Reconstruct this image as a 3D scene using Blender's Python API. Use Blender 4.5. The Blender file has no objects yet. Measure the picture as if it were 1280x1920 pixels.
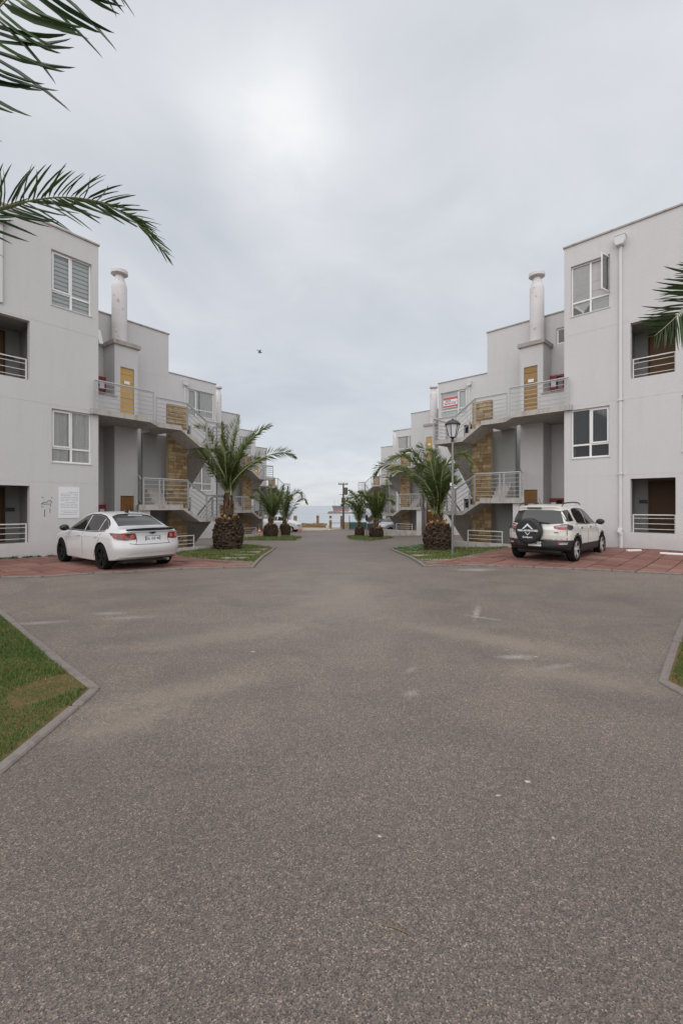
import bpy, bmesh, math, random
import numpy as np
from mathutils import Vector, Matrix, noise
from mathutils.bvhtree import BVHTree
random.seed(7)
R = math.radians
sc = bpy.context.scene
col = sc.collection

# ------------------------------------------------------------------ camera, sky, sun, exposure
H = 1.65            # eye height
F = 853.0           # focal length in photo pixels (photo is 1280 wide)
cam_d = bpy.data.cameras.new('camera'); cam = bpy.data.objects.new('camera', cam_d); col.objects.link(cam)
cam.location = (0, 0, H); cam.rotation_euler = (R(90), 0, 0)
cam_d.sensor_fit = 'VERTICAL'; cam_d.sensor_height = 36.0; cam_d.lens = 36.0 * F / 1920.0
cam_d.shift_y = -12.0 / 1920.0
cam_d.clip_start = 0.05; cam_d.clip_end = 20000
sc.camera = cam

SUN_EL, SUN_AZ = 52.0, 195.0      # compass-like: 0 = +Y, clockwise
world = bpy.data.worlds.new('World'); sc.world = world; world.use_nodes = True
wn = world.node_tree.nodes; wl = world.node_tree.links; wn.clear()
def wnode(t, **kw):
    n = wn.new(t)
    for k, v in kw.items(): setattr(n, k, v)
    return n
w_out = wnode('ShaderNodeOutputWorld'); w_bg = wnode('ShaderNodeBackground'); w_bg.inputs[1].default_value = 0.1
w_sky = wnode('ShaderNodeTexSky'); w_sky.sky_type = 'NISHITA'; w_sky.sun_disc = False
w_sky.sun_elevation = R(SUN_EL); w_sky.sun_rotation = R(SUN_AZ)
w_tc = wnode('ShaderNodeTexCoord'); w_sep = wnode('ShaderNodeSeparateXYZ'); wl.new(w_tc.outputs['Generated'], w_sep.inputs[0])
def wmath(op, a, b=None, clamp=False):
    n = wnode('ShaderNodeMath', operation=op); n.use_clamp = clamp
    for i, v in enumerate((a, b)):
        if v is None: continue
        if isinstance(v, (int, float)): n.inputs[i].default_value = v
        else: wl.new(v, n.inputs[i])
    return n.outputs[0]
zc = wmath('ADD', wmath('ABSOLUTE', w_sep.outputs['Z']), 0.22)
w_cmb = wnode('ShaderNodeCombineXYZ'); wl.new(wmath('DIVIDE', w_sep.outputs['X'], zc), w_cmb.inputs[0]); wl.new(wmath('DIVIDE', w_sep.outputs['Y'], zc), w_cmb.inputs[1])
def wnoise(scale, detail, rough, dist=0.0, off=(0, 0, 0)):
    mp = wnode('ShaderNodeMapping'); mp.inputs['Location'].default_value = off
    wl.new(w_cmb.outputs[0], mp.inputs[0])
    n = wnode('ShaderNodeTexNoise'); n.inputs['Scale'].default_value = scale; n.inputs['Detail'].default_value = detail
    n.inputs['Roughness'].default_value = rough; n.inputs['Distortion'].default_value = dist
    wl.new(mp.outputs[0], n.inputs[0]); return n.outputs['Fac']
n1 = wnoise(0.9, 4, 0.5, 0.6, (3.1, 1.7, 0)); n2 = wnoise(2.6, 5, 0.55, 0.4, (0.4, 5.2, 0))
cl = wmath('ADD', wmath('MULTIPLY', n1, 0.62), wmath('MULTIPLY', n2, 0.38))
w_rmp = wnode('ShaderNodeValToRGB'); wl.new(cl, w_rmp.inputs[0])
SK = 6.3
e = w_rmp.color_ramp.elements
e[0].position = 0.30; e[0].color = (0.535 * SK, 0.565 * SK, 0.61 * SK, 1)
e[1].position = 0.70; e[1].color = (0.76 * SK, 0.78 * SK, 0.805 * SK, 1)
m = w_rmp.color_ramp.elements.new(0.5); m.color = (0.635 * SK, 0.66 * SK, 0.70 * SK, 1)
# thin place in the cloud where the light comes through
bp = Vector((-110 / F, 1.0, 720 / F)).normalized()
w_dot = wnode('ShaderNodeVectorMath', operation='DOT_PRODUCT'); w_dot.inputs[1].default_value = bp
wl.new(w_tc.outputs['Generated'], w_dot.inputs[0])
thin = wmath('POWER', wmath('MAXIMUM', w_dot.outputs['Value'], 0.0), 190.0)
thin = wmath('MULTIPLY', thin, wmath('ADD', wmath('MULTIPLY', n2, 1.6), -0.35, True))
w_add = wnode('ShaderNodeMix', data_type='RGBA'); w_add.inputs['B'].default_value = (1.06 * SK, 1.06 * SK, 1.05 * SK, 1)
wl.new(wmath('MULTIPLY', thin, 1.1, True), w_add.inputs['Factor']); wl.new(w_rmp.outputs[0], w_add.inputs['A'])
w_mix = wnode('ShaderNodeMix', data_type='RGBA'); w_mix.inputs['Factor'].default_value = 0.93
wl.new(w_sky.outputs[0], w_mix.inputs['A']); wl.new(w_add.outputs['Result'], w_mix.inputs['B'])
wl.new(w_mix.outputs['Result'], w_bg.inputs[0]); wl.new(w_bg.outputs[0], w_out.inputs[0])

sun_d = bpy.data.lights.new('sun', 'SUN'); sun = bpy.data.objects.new('sun', sun_d); col.objects.link(sun)
sun_d.energy = 1.5; sun_d.angle = R(110); sun_d.color = (1.0, 0.965, 0.93)
sd = Vector((math.sin(R(SUN_AZ)) * math.cos(R(SUN_EL)), math.cos(R(SUN_AZ)) * math.cos(R(SUN_EL)), math.sin(R(SUN_EL))))
sun.rotation_euler = (-sd).to_track_quat('-Z', 'Y').to_euler(); sun.location = sd * 60

sc.view_settings.view_transform = 'Standard'; sc.view_settings.look = 'None'
sc.view_settings.exposure = 0.75; sc.view_settings.gamma = 1.0; sc.view_settings.use_curve_mapping = False

# ------------------------------------------------------------------ ground height and pixel -> place
def sstep(a, b, x):
    t = min(1.0, max(0.0, (x - a) / (b - a))); return t * t * (3 - 2 * t)
GZ = [(11.5, 0.0), (13.5, -0.012), (15.0, -0.06), (17.0, -0.165), (19.0, -0.265), (24.0, -0.45), (34.0, -0.75), (45.0, -1.08), (60.0, -1.42), (72.0, -1.6)]
def gz(x, y):
    z = GZ[-1][1]
    if y <= GZ[0][0]: z = 0.0
    else:
        for (y0, z0), (y1, z1) in zip(GZ[:-1], GZ[1:]):
            if y0 <= y < y1: z = z0 + (z1 - z0) * (y - y0) / (y1 - y0); break
    if x > 2.5: z += 0.28 * sstep(2.5, 10.5, x) * sstep(11, 16.5, y)
    return z
def at(px, py, dz=0.0):
    "ground point seen at a photo pixel"
    y = 10.0
    for _ in range(60):
        z = gz((px - 640) / F * y, y) + dz
        y = 0.5 * y + 0.5 * min(80, F * (H - z) / (py - 948.0))
    return Vector(((px - 640) / F * y, y, gz((px - 640) / F * y, y)))
def air(px, py, depth):
    "point at a known distance seen at a photo pixel"
    return Vector(((px - 640) / F * depth, depth, H + (948 - py) / F * depth))

# ------------------------------------------------------------------ materials
MATS = {}
class NT:
    def __init__(s, name):
        m = bpy.data.materials.new(name); m.use_nodes = True; s.m = m; s.t = m.node_tree; s.n = s.t.nodes; s.l = s.t.links
        s.b = s.n['Principled BSDF']; MATS[name] = m
    def node(s, t, ins=None, **kw):
        n = s.n.new(t)
        for k, v in kw.items(): setattr(n, k, v)
        for k, v in (ins or {}).items(): s.set(n.inputs[k], v)
        return n
    def set(s, sock, v):
        if isinstance(v, bpy.types.NodeSocket): s.l.new(v, sock)
        else: sock.default_value = v
    def co(s, kind='Object', scale=(1, 1, 1)):
        tc = s.node('ShaderNodeTexCoord'); mp = s.node('ShaderNodeMapping'); mp.inputs['Scale'].default_value = scale
        s.l.new(tc.outputs[kind], mp.inputs[0]); return mp.outputs[0]
    def noise(s, co, scale, detail=3, rough=0.5, dist=0.0):
        return s.node('ShaderNodeTexNoise', {'Vector': co, 'Scale': scale, 'Detail': detail, 'Roughness': rough, 'Distortion': dist}).outputs['Fac']
    def vor(s, co, scale, out='Color', feature='F1'):
        return s.node('ShaderNodeTexVoronoi', {'Vector': co, 'Scale': scale}, feature=feature).outputs[out]
    def ramp(s, fac, stops):
        r = s.node('ShaderNodeValToRGB', {'Fac': fac}); els = r.color_ramp.elements
        while len(els) < len(stops): els.new(0.5)
        for el, (p, c) in zip(els, stops):
            el.position = p; el.color = (*c, 1) if len(c) == 3 else c
        return r.outputs[0]
    def mix(s, f, a, b, blend='MIX'):
        n = s.node('ShaderNodeMix', data_type='RGBA', blend_type=blend)
        for k, v in (('Factor', f), ('A', a), ('B', b)):
            if isinstance(v, tuple) and len(v) == 3: v = (*v, 1)
            s.set(n.inputs[k], v)
        return n.outputs['Result']
    def math(s, op, a, b=0.0, clamp=False):
        n = s.node('ShaderNodeMath', operation=op); n.use_clamp = clamp; s.set(n.inputs[0], a); s.set(n.inputs[1], b); return n.outputs[0]
    def bump(s, h, strength=0.3, dist=0.01):
        b = s.node('ShaderNodeBump', {'Height': h, 'Strength': strength, 'Distance': dist}); s.l.new(b.outputs[0], s.b.inputs['Normal'])
    def out(s, color=None, rough=0.7, metal=0.0, spec=0.5, coat=0.0):
        if color is not None:
            if isinstance(color, tuple) and len(color) == 3: color = (*color, 1)
            s.set(s.b.inputs['Base Color'], color)
        s.set(s.b.inputs['Roughness'], rough); s.b.inputs['Metallic'].default_value = metal
        s.b.inputs['Specular IOR Level'].default_value = spec; s.b.inputs['Coat Weight'].default_value = coat
        return s.m
def sep(nt, co, axis):
    n = nt.node('ShaderNodeSeparateXYZ', {0: co}); return n.outputs[axis]
def rnd(nt, kind='obj'):
    if kind == 'obj': return nt.node('ShaderNodeObjectInfo').outputs['Random']
    return nt.node('ShaderNodeNewGeometry').outputs['Random Per Island']

def m_plaster(name, base, var=0.06):
    t = NT(name); co = t.co()
    a = t.noise(co, 0.55, 4, 0.55, 0.3); b = t.noise(t.co(scale=(2.2, 2.2, 0.25)), 1.6, 4, 0.6); g = t.noise(co, 34, 3, 0.6)
    c = t.mix(t.math('MULTIPLY', a, 0.9), tuple(x * (1 - var) for x in base), tuple(x * (1 + var) for x in base))
    c = t.mix(t.ramp(b, [(0.52, (0, 0, 0)), (0.78, (0.22, 0.22, 0.22))]), c, tuple(x * 0.74 for x in base))
    # damp, soiled band at the foot of the walls
    z = sep(t, co, 'Z'); foot = t.math('MULTIPLY', t.ramp(z, [(0.0, (1, 1, 1)), (0.55, (0, 0, 0))]), t.noise(co, 3.0, 4, 0.6))
    c = t.mix(t.math('MULTIPLY', foot, 0.45), c, (0.30, 0.25, 0.22))
    c = t.mix(t.ramp(g, [(0.30, (0.22, 0.22, 0.22)), (0.5, (0, 0, 0))]), c, tuple(x * 0.62 for x in base))
    g2 = t.noise(co, 120, 2, 0.7)
    c = t.mix(t.ramp(t.noise(co, 16, 4, 0.75), [(0.35, (0.16, 0.16, 0.16)), (0.55, (0, 0, 0))]), c, tuple(x * 0.7 for x in base))
    t.bump(t.math('ADD', t.math('MULTIPLY', g, 1.0), t.math('MULTIPLY', g2, 0.7)), 0.55, 0.008)
    return t.out(c, 0.9, spec=0.2)
m_plaster('plaster', (0.575, 0.56, 0.558)); m_plaster('plaster_shaded', (0.32, 0.315, 0.305))  # second one is a darker copy, recess shade put into its colour
def m_concrete(name, base, stain=(0.22, 0.18, 0.14), sc_=1.0):
    t = NT(name); co = t.co()
    a = t.noise(co, 1.3 * sc_, 5, 0.6); b = t.noise(t.co(scale=(3, 3, 0.4)), 2.2, 4, 0.65); g = t.noise(co, 45, 3, 0.65)
    c = t.mix(a, tuple(x * 0.82 for x in base), tuple(x * 1.15 for x in base))
    c = t.mix(t.ramp(b, [(0.50, (0, 0, 0)), (0.72, (0.7, 0.7, 0.7))]), c, stain)
    c = t.mix(t.ramp(g, [(0.3, (0.35, 0.35, 0.35)), (0.55, (0, 0, 0))]), c, tuple(x * 0.5 for x in base))
    t.bump(g, 0.5, 0.006); return t.out(c, 0.88, spec=0.25)
m_concrete('concrete', (0.46, 0.435, 0.41), (0.25, 0.19, 0.14), 1.6); m_concrete('coping', (0.40, 0.36, 0.33)); m_concrete('kerb_concrete', (0.215, 0.188, 0.170), (0.10, 0.09, 0.08), 2)
m_concrete('slab_concrete', (0.30, 0.28, 0.25), (0.16, 0.14, 0.11), 2)
def m_simple(name, c, rough=0.5, metal=0.0, spec=0.5, coat=0.0, var=0.0, vs=8, rnd_=0.0):
    t = NT(name); k = (*c, 1)
    if var:
        n = t.noise(t.co(), vs, 4, 0.6); k = t.mix(n, tuple(x * (1 - var) for x in c), tuple(min(1, x * (1 + var)) for x in c))
    if rnd_:
        k = t.mix(t.math('MULTIPLY', rnd(t), rnd_), k, tuple(x * 0.4 for x in c))
    return t.out(k, rough, metal, spec, coat)
m_simple('rail_metal', (0.40, 0.40, 0.40), 0.45, 0.2, var=0.12, vs=3); m_simple('rail_white', (0.62, 0.60, 0.57), 0.5, var=0.12, vs=5)
m_simple('pvc_white', (0.76, 0.75, 0.74), 0.4, var=0.05); m_simple('pipe_white', (0.60, 0.585, 0.59), 0.5, var=0.05, vs=2)
m_simple('room_shade', (0.03, 0.03, 0.03), 0.9); m_simple('black_plastic', (0.014, 0.015, 0.016), 0.5, var=0.3, vs=5)
m_simple('black_gloss', (0.007, 0.007, 0.008), 0.32)
m_simple('rim_black', (0.004, 0.004, 0.004), 0.6, spec=0.25); m_simple('rubber', (0.006, 0.006, 0.006), 0.85, spec=0.25, var=0.3, vs=20); m_simple('gap_black', (0.03, 0.03, 0.03), 0.8)
m_simple('fire_red', (0.24, 0.035, 0.035), 0.45, var=0.15); m_simple('paper', (0.72, 0.73, 0.75), 0.7, var=0.05, vs=3)
m_simple('ink', (0.33, 0.35, 0.38), 0.8); m_simple('ink_dark', (0.045, 0.04, 0.04), 0.8); m_simple('sign_red', (0.52, 0.10, 0.08), 0.6); m_simple('plate_dark', (0.05, 0.05, 0.06), 0.5)
m_simple('alloy', (0.55, 0.54, 0.52), 0.4, 0.35, var=0.1); m_simple('chrome', (0.6, 0.6, 0.6), 0.15, 1.0)
m_simple('curtain', (0.70, 0.67, 0.66), 0.85, var=0.08, vs=3); m_simple('blind_dark', (0.15, 0.135, 0.135), 0.7, rnd_=0.3); m_simple('blind_pale', (0.78, 0.78, 0.79), 0.75); m_simple('blind_cloth', (0.50, 0.475, 0.475), 0.85, var=0.1, vs=3); m_simple('blind_grey', (0.36, 0.38, 0.42), 0.75)
m_simple('orange', (0.65, 0.10, 0.02), 0.5); m_simple('skip_green', (0.045, 0.13, 0.12), 0.55, var=0.25, vs=3)
m_simple('hose_green', (0.05, 0.36, 0.28), 0.4); m_simple('bird_grey', (0.12, 0.115, 0.115), 0.8); m_simple('hull_red_hazed', (0.26, 0.15, 0.14), 0.6, var=0.2, vs=0.05); m_simple('hull_green_hazed', (0.12, 0.145, 0.155), 0.6, var=0.15, vs=0.05)  # ship hull colours are paled to paint in distance haze
m_simple('rock', (0.22, 0.185, 0.17), 0.9, var=0.3, vs=0.3); m_simple('ship_white', (0.5, 0.47, 0.44), 0.6); m_simple('galvanised', (0.24, 0.24, 0.238), 0.4, 0.55, var=0.16, vs=6); m_simple('pole_wood', (0.11, 0.095, 0.085), 0.85, var=0.2)
m_simple('lamp_black', (0.02, 0.02, 0.022), 0.4); m_simple('weed', (0.06, 0.095, 0.025), 0.7, rnd_=0.3); m_simple('twig', (0.16, 0.11, 0.06), 0.8); m_simple('rubble', (0.5, 0.45, 0.38), 0.9, var=0.3, vs=2)
def m_rust():
    t = NT('chimney_paint'); co = t.co(); n = t.noise(co, 5, 5, 0.7); z = sep(t, co, 'Z')
    c = t.mix(t.noise(co, 1.0, 3), (0.58, 0.55, 0.55), (0.66, 0.63, 0.63))
    c = t.mix(t.ramp(n, [(0.60, (0, 0, 0)), (0.68, (1, 1, 1))]), c, (0.40, 0.30, 0.20))
    t.bump(n, 0.2); return t.out(c, 0.8)
m_rust()
def m_paint(name, base, dust):
    t = NT(name); co = t.co(); z = sep(t, co, 'Z')
    n = t.noise(co, 2.5, 5, 0.65); c = t.mix(t.math('MULTIPLY', t.ramp(z, [(0.35, (1, 1, 1)), (0.95, (0.1, 0.1, 0.1))]), t.math('MULTIPLY', n, 0.55)), base, dust)
    return t.out(c, t.math('ADD', t.math('MULTIPLY', n, 0.25), 0.18), coat=0.6)
m_paint('paint_white', (0.60, 0.60, 0.61), (0.50, 0.42, 0.37)); m_paint('paint_cream', (0.64, 0.62, 0.575), (0.42, 0.36, 0.29)); m_paint('paint_silver', (0.45, 0.47, 0.50), (0.3, 0.28, 0.26)); m_paint('paint_dark', (0.03, 0.035, 0.04), (0.1, 0.1, 0.09))
def m_glass(name, tint, refl, rough=0.03):
    t = NT(name); tr = t.node('ShaderNodeBsdfTransparent'); tr.inputs[0].default_value = (*tint, 1)
    gl = t.node('ShaderNodeBsdfGlossy', {'Roughness': rough}); gl.inputs['Color'].default_value = (1, 1, 1, 1); fr = t.node('ShaderNodeFresnel', {'IOR': 1.5}); mx = t.node('ShaderNodeMixShader')
    t.l.new(t.math('MULTIPLY', fr.outputs[0], refl, True), mx.inputs[0]); t.l.new(tr.outputs[0], mx.inputs[1]); t.l.new(gl.outputs[0], mx.inputs[2]); t.l.new(mx.outputs[0], t.n['Material Output'].inputs[0]); return t.m
m_glass('pane_glass', (0.92, 0.93, 0.92), 0.9)
t_ = NT('lamp_glass'); t_.out((0.60, 0.61, 0.62), 0.25)
def m_carglass():
    t = NT('car_glass'); return t.out((0.022, 0.021, 0.021), 0.05, spec=0.7)
m_carglass()
def m_lamp():
    t = NT('lamp_red'); co = t.co(); n = t.vor(co, 9, 'Distance'); c = t.mix(t.ramp(n, [(0.15, (0, 0, 0)), (0.6, (1, 1, 1))]), (0.36, 0.035, 0.03), (0.09, 0.010, 0.012))
    return t.out(c, 0.12, coat=0.6)
m_lamp(); m_simple('lamp_clear', (0.34, 0.25, 0.24), 0.15, coat=0.5)
def m_wood(name, c1, c2, scale=1.0):
    t = NT(name); co = t.co(scale=(1.2, 1.2, 9)); n = t.noise(co, 3.2 * scale, 5, 0.65, 1.2); k = t.noise(t.co(), 1.8, 3)
    c = t.mix(n, c1, c2); c = t.mix(t.math('MULTIPLY', rnd(t), 0.25), c, c1)
    t.bump(n, 0.25, 0.004); return t.out(c, 0.6, spec=0.35)
m_wood('wood_yellow', (0.40, 0.245, 0.075), (0.62, 0.41, 0.16)); m_wood('wood_weathered', (0.16, 0.09, 0.035), (0.48, 0.30, 0.11)); m_wood('wood_brown', (0.15, 0.065, 0.02), (0.34, 0.175, 0.06)); m_wood('wood_gallery', (0.10, 0.05, 0.02), (0.22, 0.12, 0.05)); m_wood('wood_dark', (0.045, 0.022, 0.01), (0.12, 0.06, 0.025))
def m_stone():
    for nm, how in (('stone', 'obj'), ('stone_joined', 'isl')):
        t = NT(nm); co = t.co(); n = t.noise(co, 9, 5, 0.7); r = rnd(t, how)
        c = t.ramp(r, [(0.0, (0.21, 0.145, 0.078)), (0.35, (0.33, 0.25, 0.145)), (0.7, (0.44, 0.345, 0.215)), (1.0, (0.29, 0.19, 0.09))])
        c = t.mix(t.ramp(n, [(0.45, (0, 0, 0)), (0.62, (0.7, 0.7, 0.7))]), c, (0.20, 0.10, 0.035))
        t.bump(n, 0.6, 0.02); t.out(c, 0.9, spec=0.2)
m_stone(); m_simple('mortar', (0.30, 0.24, 0.17), 0.95, var=0.2)
def m_leaf(name, a, b, isl=True):
    t = NT(name); r = rnd(t, 'isl' if isl else 'obj'); n = t.noise(t.co(), 2.0, 3)
    c = t.mix(r, a, b); c = t.mix(t.math('MULTIPLY', n, 0.4), c, tuple(x * 0.6 for x in a)); m = t.out(c, 0.42, spec=0.4)
    trn = t.node('ShaderNodeBsdfTranslucent', {'Color': c}); mx = t.node('ShaderNodeMixShader'); mx.inputs[0].default_value = 0.18
    t.l.new(t.b.outputs[0], mx.inputs[1]); t.l.new(trn.outputs[0], mx.inputs[2]); t.l.new(mx.outputs[0], t.n['Material Output'].inputs[0])
m_leaf('frond_green', (0.085, 0.125, 0.036), (0.28, 0.33, 0.12)); m_leaf('leaflet_green', (0.030, 0.070, 0.024), (0.10, 0.155, 0.05), False)
m_simple('rachis', (0.30, 0.31, 0.15), 0.5, var=0.2, vs=3); m_leaf('grass_green', (0.075, 0.118, 0.022), (0.215, 0.24, 0.075)); m_leaf('grass_near', (0.050, 0.115, 0.018), (0.15, 0.22, 0.05)); m_leaf('grass_dry', (0.20, 0.14, 0.055), (0.32, 0.22, 0.09))
def m_stub():
    t = NT('stub_brown'); r = rnd(t, 'isl'); n = t.noise(t.co(), 14, 4, 0.7)
    c = t.ramp(r, [(0.0, (0.035, 0.025, 0.02)), (0.5, (0.085, 0.06, 0.045)), (0.85, (0.16, 0.115, 0.08)), (1.0, (0.11, 0.055, 0.025))]); c = t.mix(n, c, (0.045, 0.03, 0.02)); t.bump(n, 0.5, 0.01); t.out(c, 0.9, spec=0.15)
    t = NT('stub_fresh'); c = t.ramp(rnd(t, 'isl'), [(0.0, (0.17, 0.08, 0.025)), (0.7, (0.30, 0.155, 0.05)), (1.0, (0.58, 0.42, 0.24))]); t.out(c, 0.8)
m_stub()
def m_asphalt():
    t = NT('asphalt'); co = t.co()
    big = t.noise(co, 0.22, 5, 0.55, 0.5); med = t.noise(co, 0.9, 6, 0.62, 0.8); streak = t.noise(t.co(scale=(0.5, 2.2, 1)), 1.1, 5, 0.65, 0.4)
    c = t.mix(t.ramp(big, [(0.35, (0, 0, 0)), (0.66, (1, 1, 1))]), (0.120, 0.099, 0.088), (0.172, 0.143, 0.126))
    # turning-car dust; its ramp also paints in the darker falloff towards the viewer
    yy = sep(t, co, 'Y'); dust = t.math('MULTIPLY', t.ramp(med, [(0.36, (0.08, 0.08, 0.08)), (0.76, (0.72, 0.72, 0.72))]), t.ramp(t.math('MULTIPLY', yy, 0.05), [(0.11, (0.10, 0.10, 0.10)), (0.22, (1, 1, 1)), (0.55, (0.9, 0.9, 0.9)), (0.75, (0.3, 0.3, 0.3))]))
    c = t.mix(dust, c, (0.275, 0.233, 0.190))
    c = t.mix(t.ramp(streak, [(0.54, (0, 0, 0)), (0.80, (0.55, 0.55, 0.55))]), c, (0.085, 0.074, 0.071))
    # the aggregate: bitumen-dark, grey, tan and pale chips
    ch = t.node('ShaderNodeTexVoronoi', {'Vector': co, 'Scale': 190.0}); v = sep(t, ch.outputs['Color'], 'X'); v2 = sep(t, ch.outputs['Color'], 'Y')
    chip = t.ramp(v, [(0.0, (0.32, 0.32, 0.34)), (0.35, (0.78, 0.77, 0.77)), (0.75, (1.2, 1.17, 1.14)), (0.93, (1.75, 1.68, 1.6)), (1.0, (2.9, 2.75, 2.6))])
    c = t.mix(1.0, c, chip, 'MULTIPLY')
    c = t.mix(t.math('MULTIPLY', t.math('GREATER_THAN', v2, 0.82), 0.35), c, (0.26, 0.17, 0.11))
    fine = t.noise(co, 28, 3, 0.7); c = t.mix(t.ramp(fine, [(0.35, (0.45, 0.45, 0.45)), (0.6, (0, 0, 0))]), c, (0.06, 0.053, 0.05))
    # pale droppings and scuffs
    sp = t.node('ShaderNodeTexVoronoi', {'Vector': t.co(scale=(1, 1, 0)), 'Scale': 1.25}); d = t.math('ADD', sp.outputs['Distance'], t.math('MULTIPLY', t.noise(co, 30, 3), 0.045))
    c = t.mix(t.math('MULTIPLY', t.ramp(d, [(0.040, (1, 1, 1)), (0.052, (0, 0, 0))]), t.math('GREATER_THAN', sep(t, sp.outputs['Color'], 'X'), 0.62)), c, (0.50, 0.48, 0.45))
    sp2 = t.node('ShaderNodeTexVoronoi', {'Vector': t.co(scale=(0.22, 0.5, 0)), 'Scale': 1.0}); d2 = t.math('ADD', sp2.outputs['Distance'], t.math('MULTIPLY', t.noise(co, 3.5, 5, 0.7), 0.30))
    c = t.mix(t.math('MULTIPLY', t.ramp(d2, [(0.19, (0.75, 0.75, 0.75)), (0.30, (0, 0, 0))]), t.math('GREATER_THAN', sep(t, sp2.outputs['Color'], 'Y'), 0.55)), c, (0.33, 0.30, 0.27))
    # scuffs, droppings (0), dusty sweeps (1) and dark damp stains (2), each where it lies on the drive
    wob = t.math('MULTIPLY', t.math('SUBTRACT', t.noise(co, 5.0, 6, 0.7), 0.5), 2.2); wob2 = t.math('MULTIPLY', t.math('SUBTRACT', t.noise(co, 40.0, 4, 0.7), 0.5), 1.2)
    wob3 = t.math('MULTIPLY', t.math('SUBTRACT', t.noise(co, 13.0, 6, 0.75), 0.5), 3.4)
    for (mx_, my_, ra, rb_, an, st, kd) in [(2.09, 7.04, 0.5, 0.05, 70, 0.7, 0), (2.08, 6.7, 0.35, 0.04, -35, 0.55, 0), (1.89, 4.96, 0.2, 0.09, 10, 0.6, 0), (-4.27, 6.4, 0.42, 0.1, 15, 0.5, 0), (-3.57, 6.97, 0.25, 0.09, 0, 0.45, 0), (-3.13, 6.7, 0.4, 0.1, 10, 0.35, 0), (0.7, 4.58, 0.13, 0.05, 60, 0.35, 0), (0.61, 4.0, 0.1, 0.06, 40, 0.4, 0), (2.19, 4.66, 0.3, 0.06, 20, 0.35, 0), (1.11, 2.72, 0.02, 0.014, 10, 1, 0), (0.89, 2.59, 0.014, 0.008, 0, 0.9, 0), (1.05, 2.26, 0.01, 0.008, 30, 0.9, 0), (-1.0, 5.14, 0.03, 0.02, 0, 0.8, 0), (0.19, 2.27, 0.01, 0.008, 0, 0.9, 0), (-1.45, 4.0, 0.75, 0.28, 35, 0.5, 1), (-1.43, 5.82, 1.5, 0.35, 30, 0.45, 1), (-1.64, 3.42, 0.5, 0.25, 30, 0.45, 1), (1.9, 5.59, 1.4, 0.3, -35, 0.5, 1), (2.25, 4.37, 0.9, 0.25, -25, 0.45, 1), (0.0, 8.18, 0.9, 2.2, 0, 0.35, 1), (-3.46, 8.69, 2.0, 0.5, 5, 0.35, 2), (4.6, 8.18, 2.2, 0.45, -5, 0.4, 2), (-0.58, 4.09, 0.035, 0.025, 0, 0.7, 2), (-2.61, 5.7, 0.9, 0.22, 15, 0.3, 2)]:
        mp = t.node('ShaderNodeMapping', vector_type='TEXTURE'); mp.inputs['Location'].default_value = (mx_, my_, 0); mp.inputs['Rotation'].default_value = (0, 0, R(an)); mp.inputs['Scale'].default_value = (ra, rb_, 1000)
        t.l.new(t.co(), mp.inputs[0]); ln = t.node('ShaderNodeVectorMath', {0: mp.outputs[0]}, operation='LENGTH').outputs['Value']
        big_ = kd or ra > 0.08; st = st * (0.75 if kd else 0.62 if big_ else 0.9)
        d_ = t.math('ADD', ln, wob if kd else wob3 if big_ else wob2)
        fac = t.ramp(t.math('MULTIPLY', d_, 0.5), [(0.15 if kd else 0.08 if big_ else 0.30, (st, st, st)), (0.62 if big_ else 0.55, (0, 0, 0))])
        c = t.mix(fac, c, ((0.50, 0.48, 0.45), (0.29, 0.245, 0.195), (0.078, 0.068, 0.064))[kd])
    t.bump(t.math('ADD', ch.outputs['Distance'], t.math('MULTIPLY', fine, 0.4)), 0.55, 0.006)
    return t.out(c, 0.62, spec=0.5)
m_asphalt()
def m_pave():
    t = NT('paver_red'); co = t.co(); r = rnd(t); n = t.noise(co, 2.0, 5, 0.65); g = t.noise(co, 40, 3, 0.7)
    c = t.ramp(r, [(0.0, (0.17, 0.082, 0.067)), (0.45, (0.21, 0.104, 0.084)), (0.8, (0.245, 0.126, 0.102)), (0.95, (0.25, 0.145, 0.115)), (1.0, (0.31, 0.235, 0.205))])
    br = t.node('ShaderNodeTexBrick', {'Vector': co, 'Scale': 1.0, 'Brick Width': 0.2, 'Row Height': 0.1, 'Mortar Size': 0.006, 'Color1': (0, 0, 0, 1), 'Color2': (0.25, 0.25, 0.25, 1), 'Mortar': (1, 1, 1, 1)})
    c = t.mix(t.math('MULTIPLY', br.outputs['Color'], 0.6), c, (0.13, 0.055, 0.045)); c = t.mix(t.ramp(n, [(0.5, (0, 0, 0)), (0.75, (0.5, 0.5, 0.5))]), c, (0.30, 0.20, 0.16))
    c = t.mix(t.ramp(g, [(0.33, (0.4, 0.4, 0.4)), (0.5, (0, 0, 0))]), c, (0.10, 0.05, 0.04)); t.bump(g, 0.4, 0.005); return t.out(c, 0.88, spec=0.25)
m_pave()
def m_soil():
    t = NT('soil'); co = t.co(); n = t.noise(co, 1.1, 5, 0.6); g = t.noise(co, 26, 4, 0.7)
    c = t.mix(t.ramp(n, [(0.4, (0, 0, 0)), (0.62, (1, 1, 1))]), (0.065, 0.080, 0.024), (0.17, 0.098, 0.052)); c = t.mix(t.ramp(g, [(0.4, (0, 0, 0)), (0.7, (0.6, 0.6, 0.6))]), c, (0.20, 0.13, 0.07)); t.bump(g, 0.8, 0.03); return t.out(c, 0.95, spec=0.1)
m_soil()
def m_dirt():
    t = NT('dirt'); co = t.co(); n = t.noise(co, 0.4, 5, 0.6); g = t.noise(co, 9, 4, 0.7)
    c = t.mix(n, (0.20, 0.165, 0.125), (0.42, 0.37, 0.30)); c = t.mix(t.math('MULTIPLY', g, 0.4), c, (0.5, 0.46, 0.4)); t.bump(g, 0.6, 0.03); return t.out(c, 0.95, spec=0.1)
m_dirt()
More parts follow.
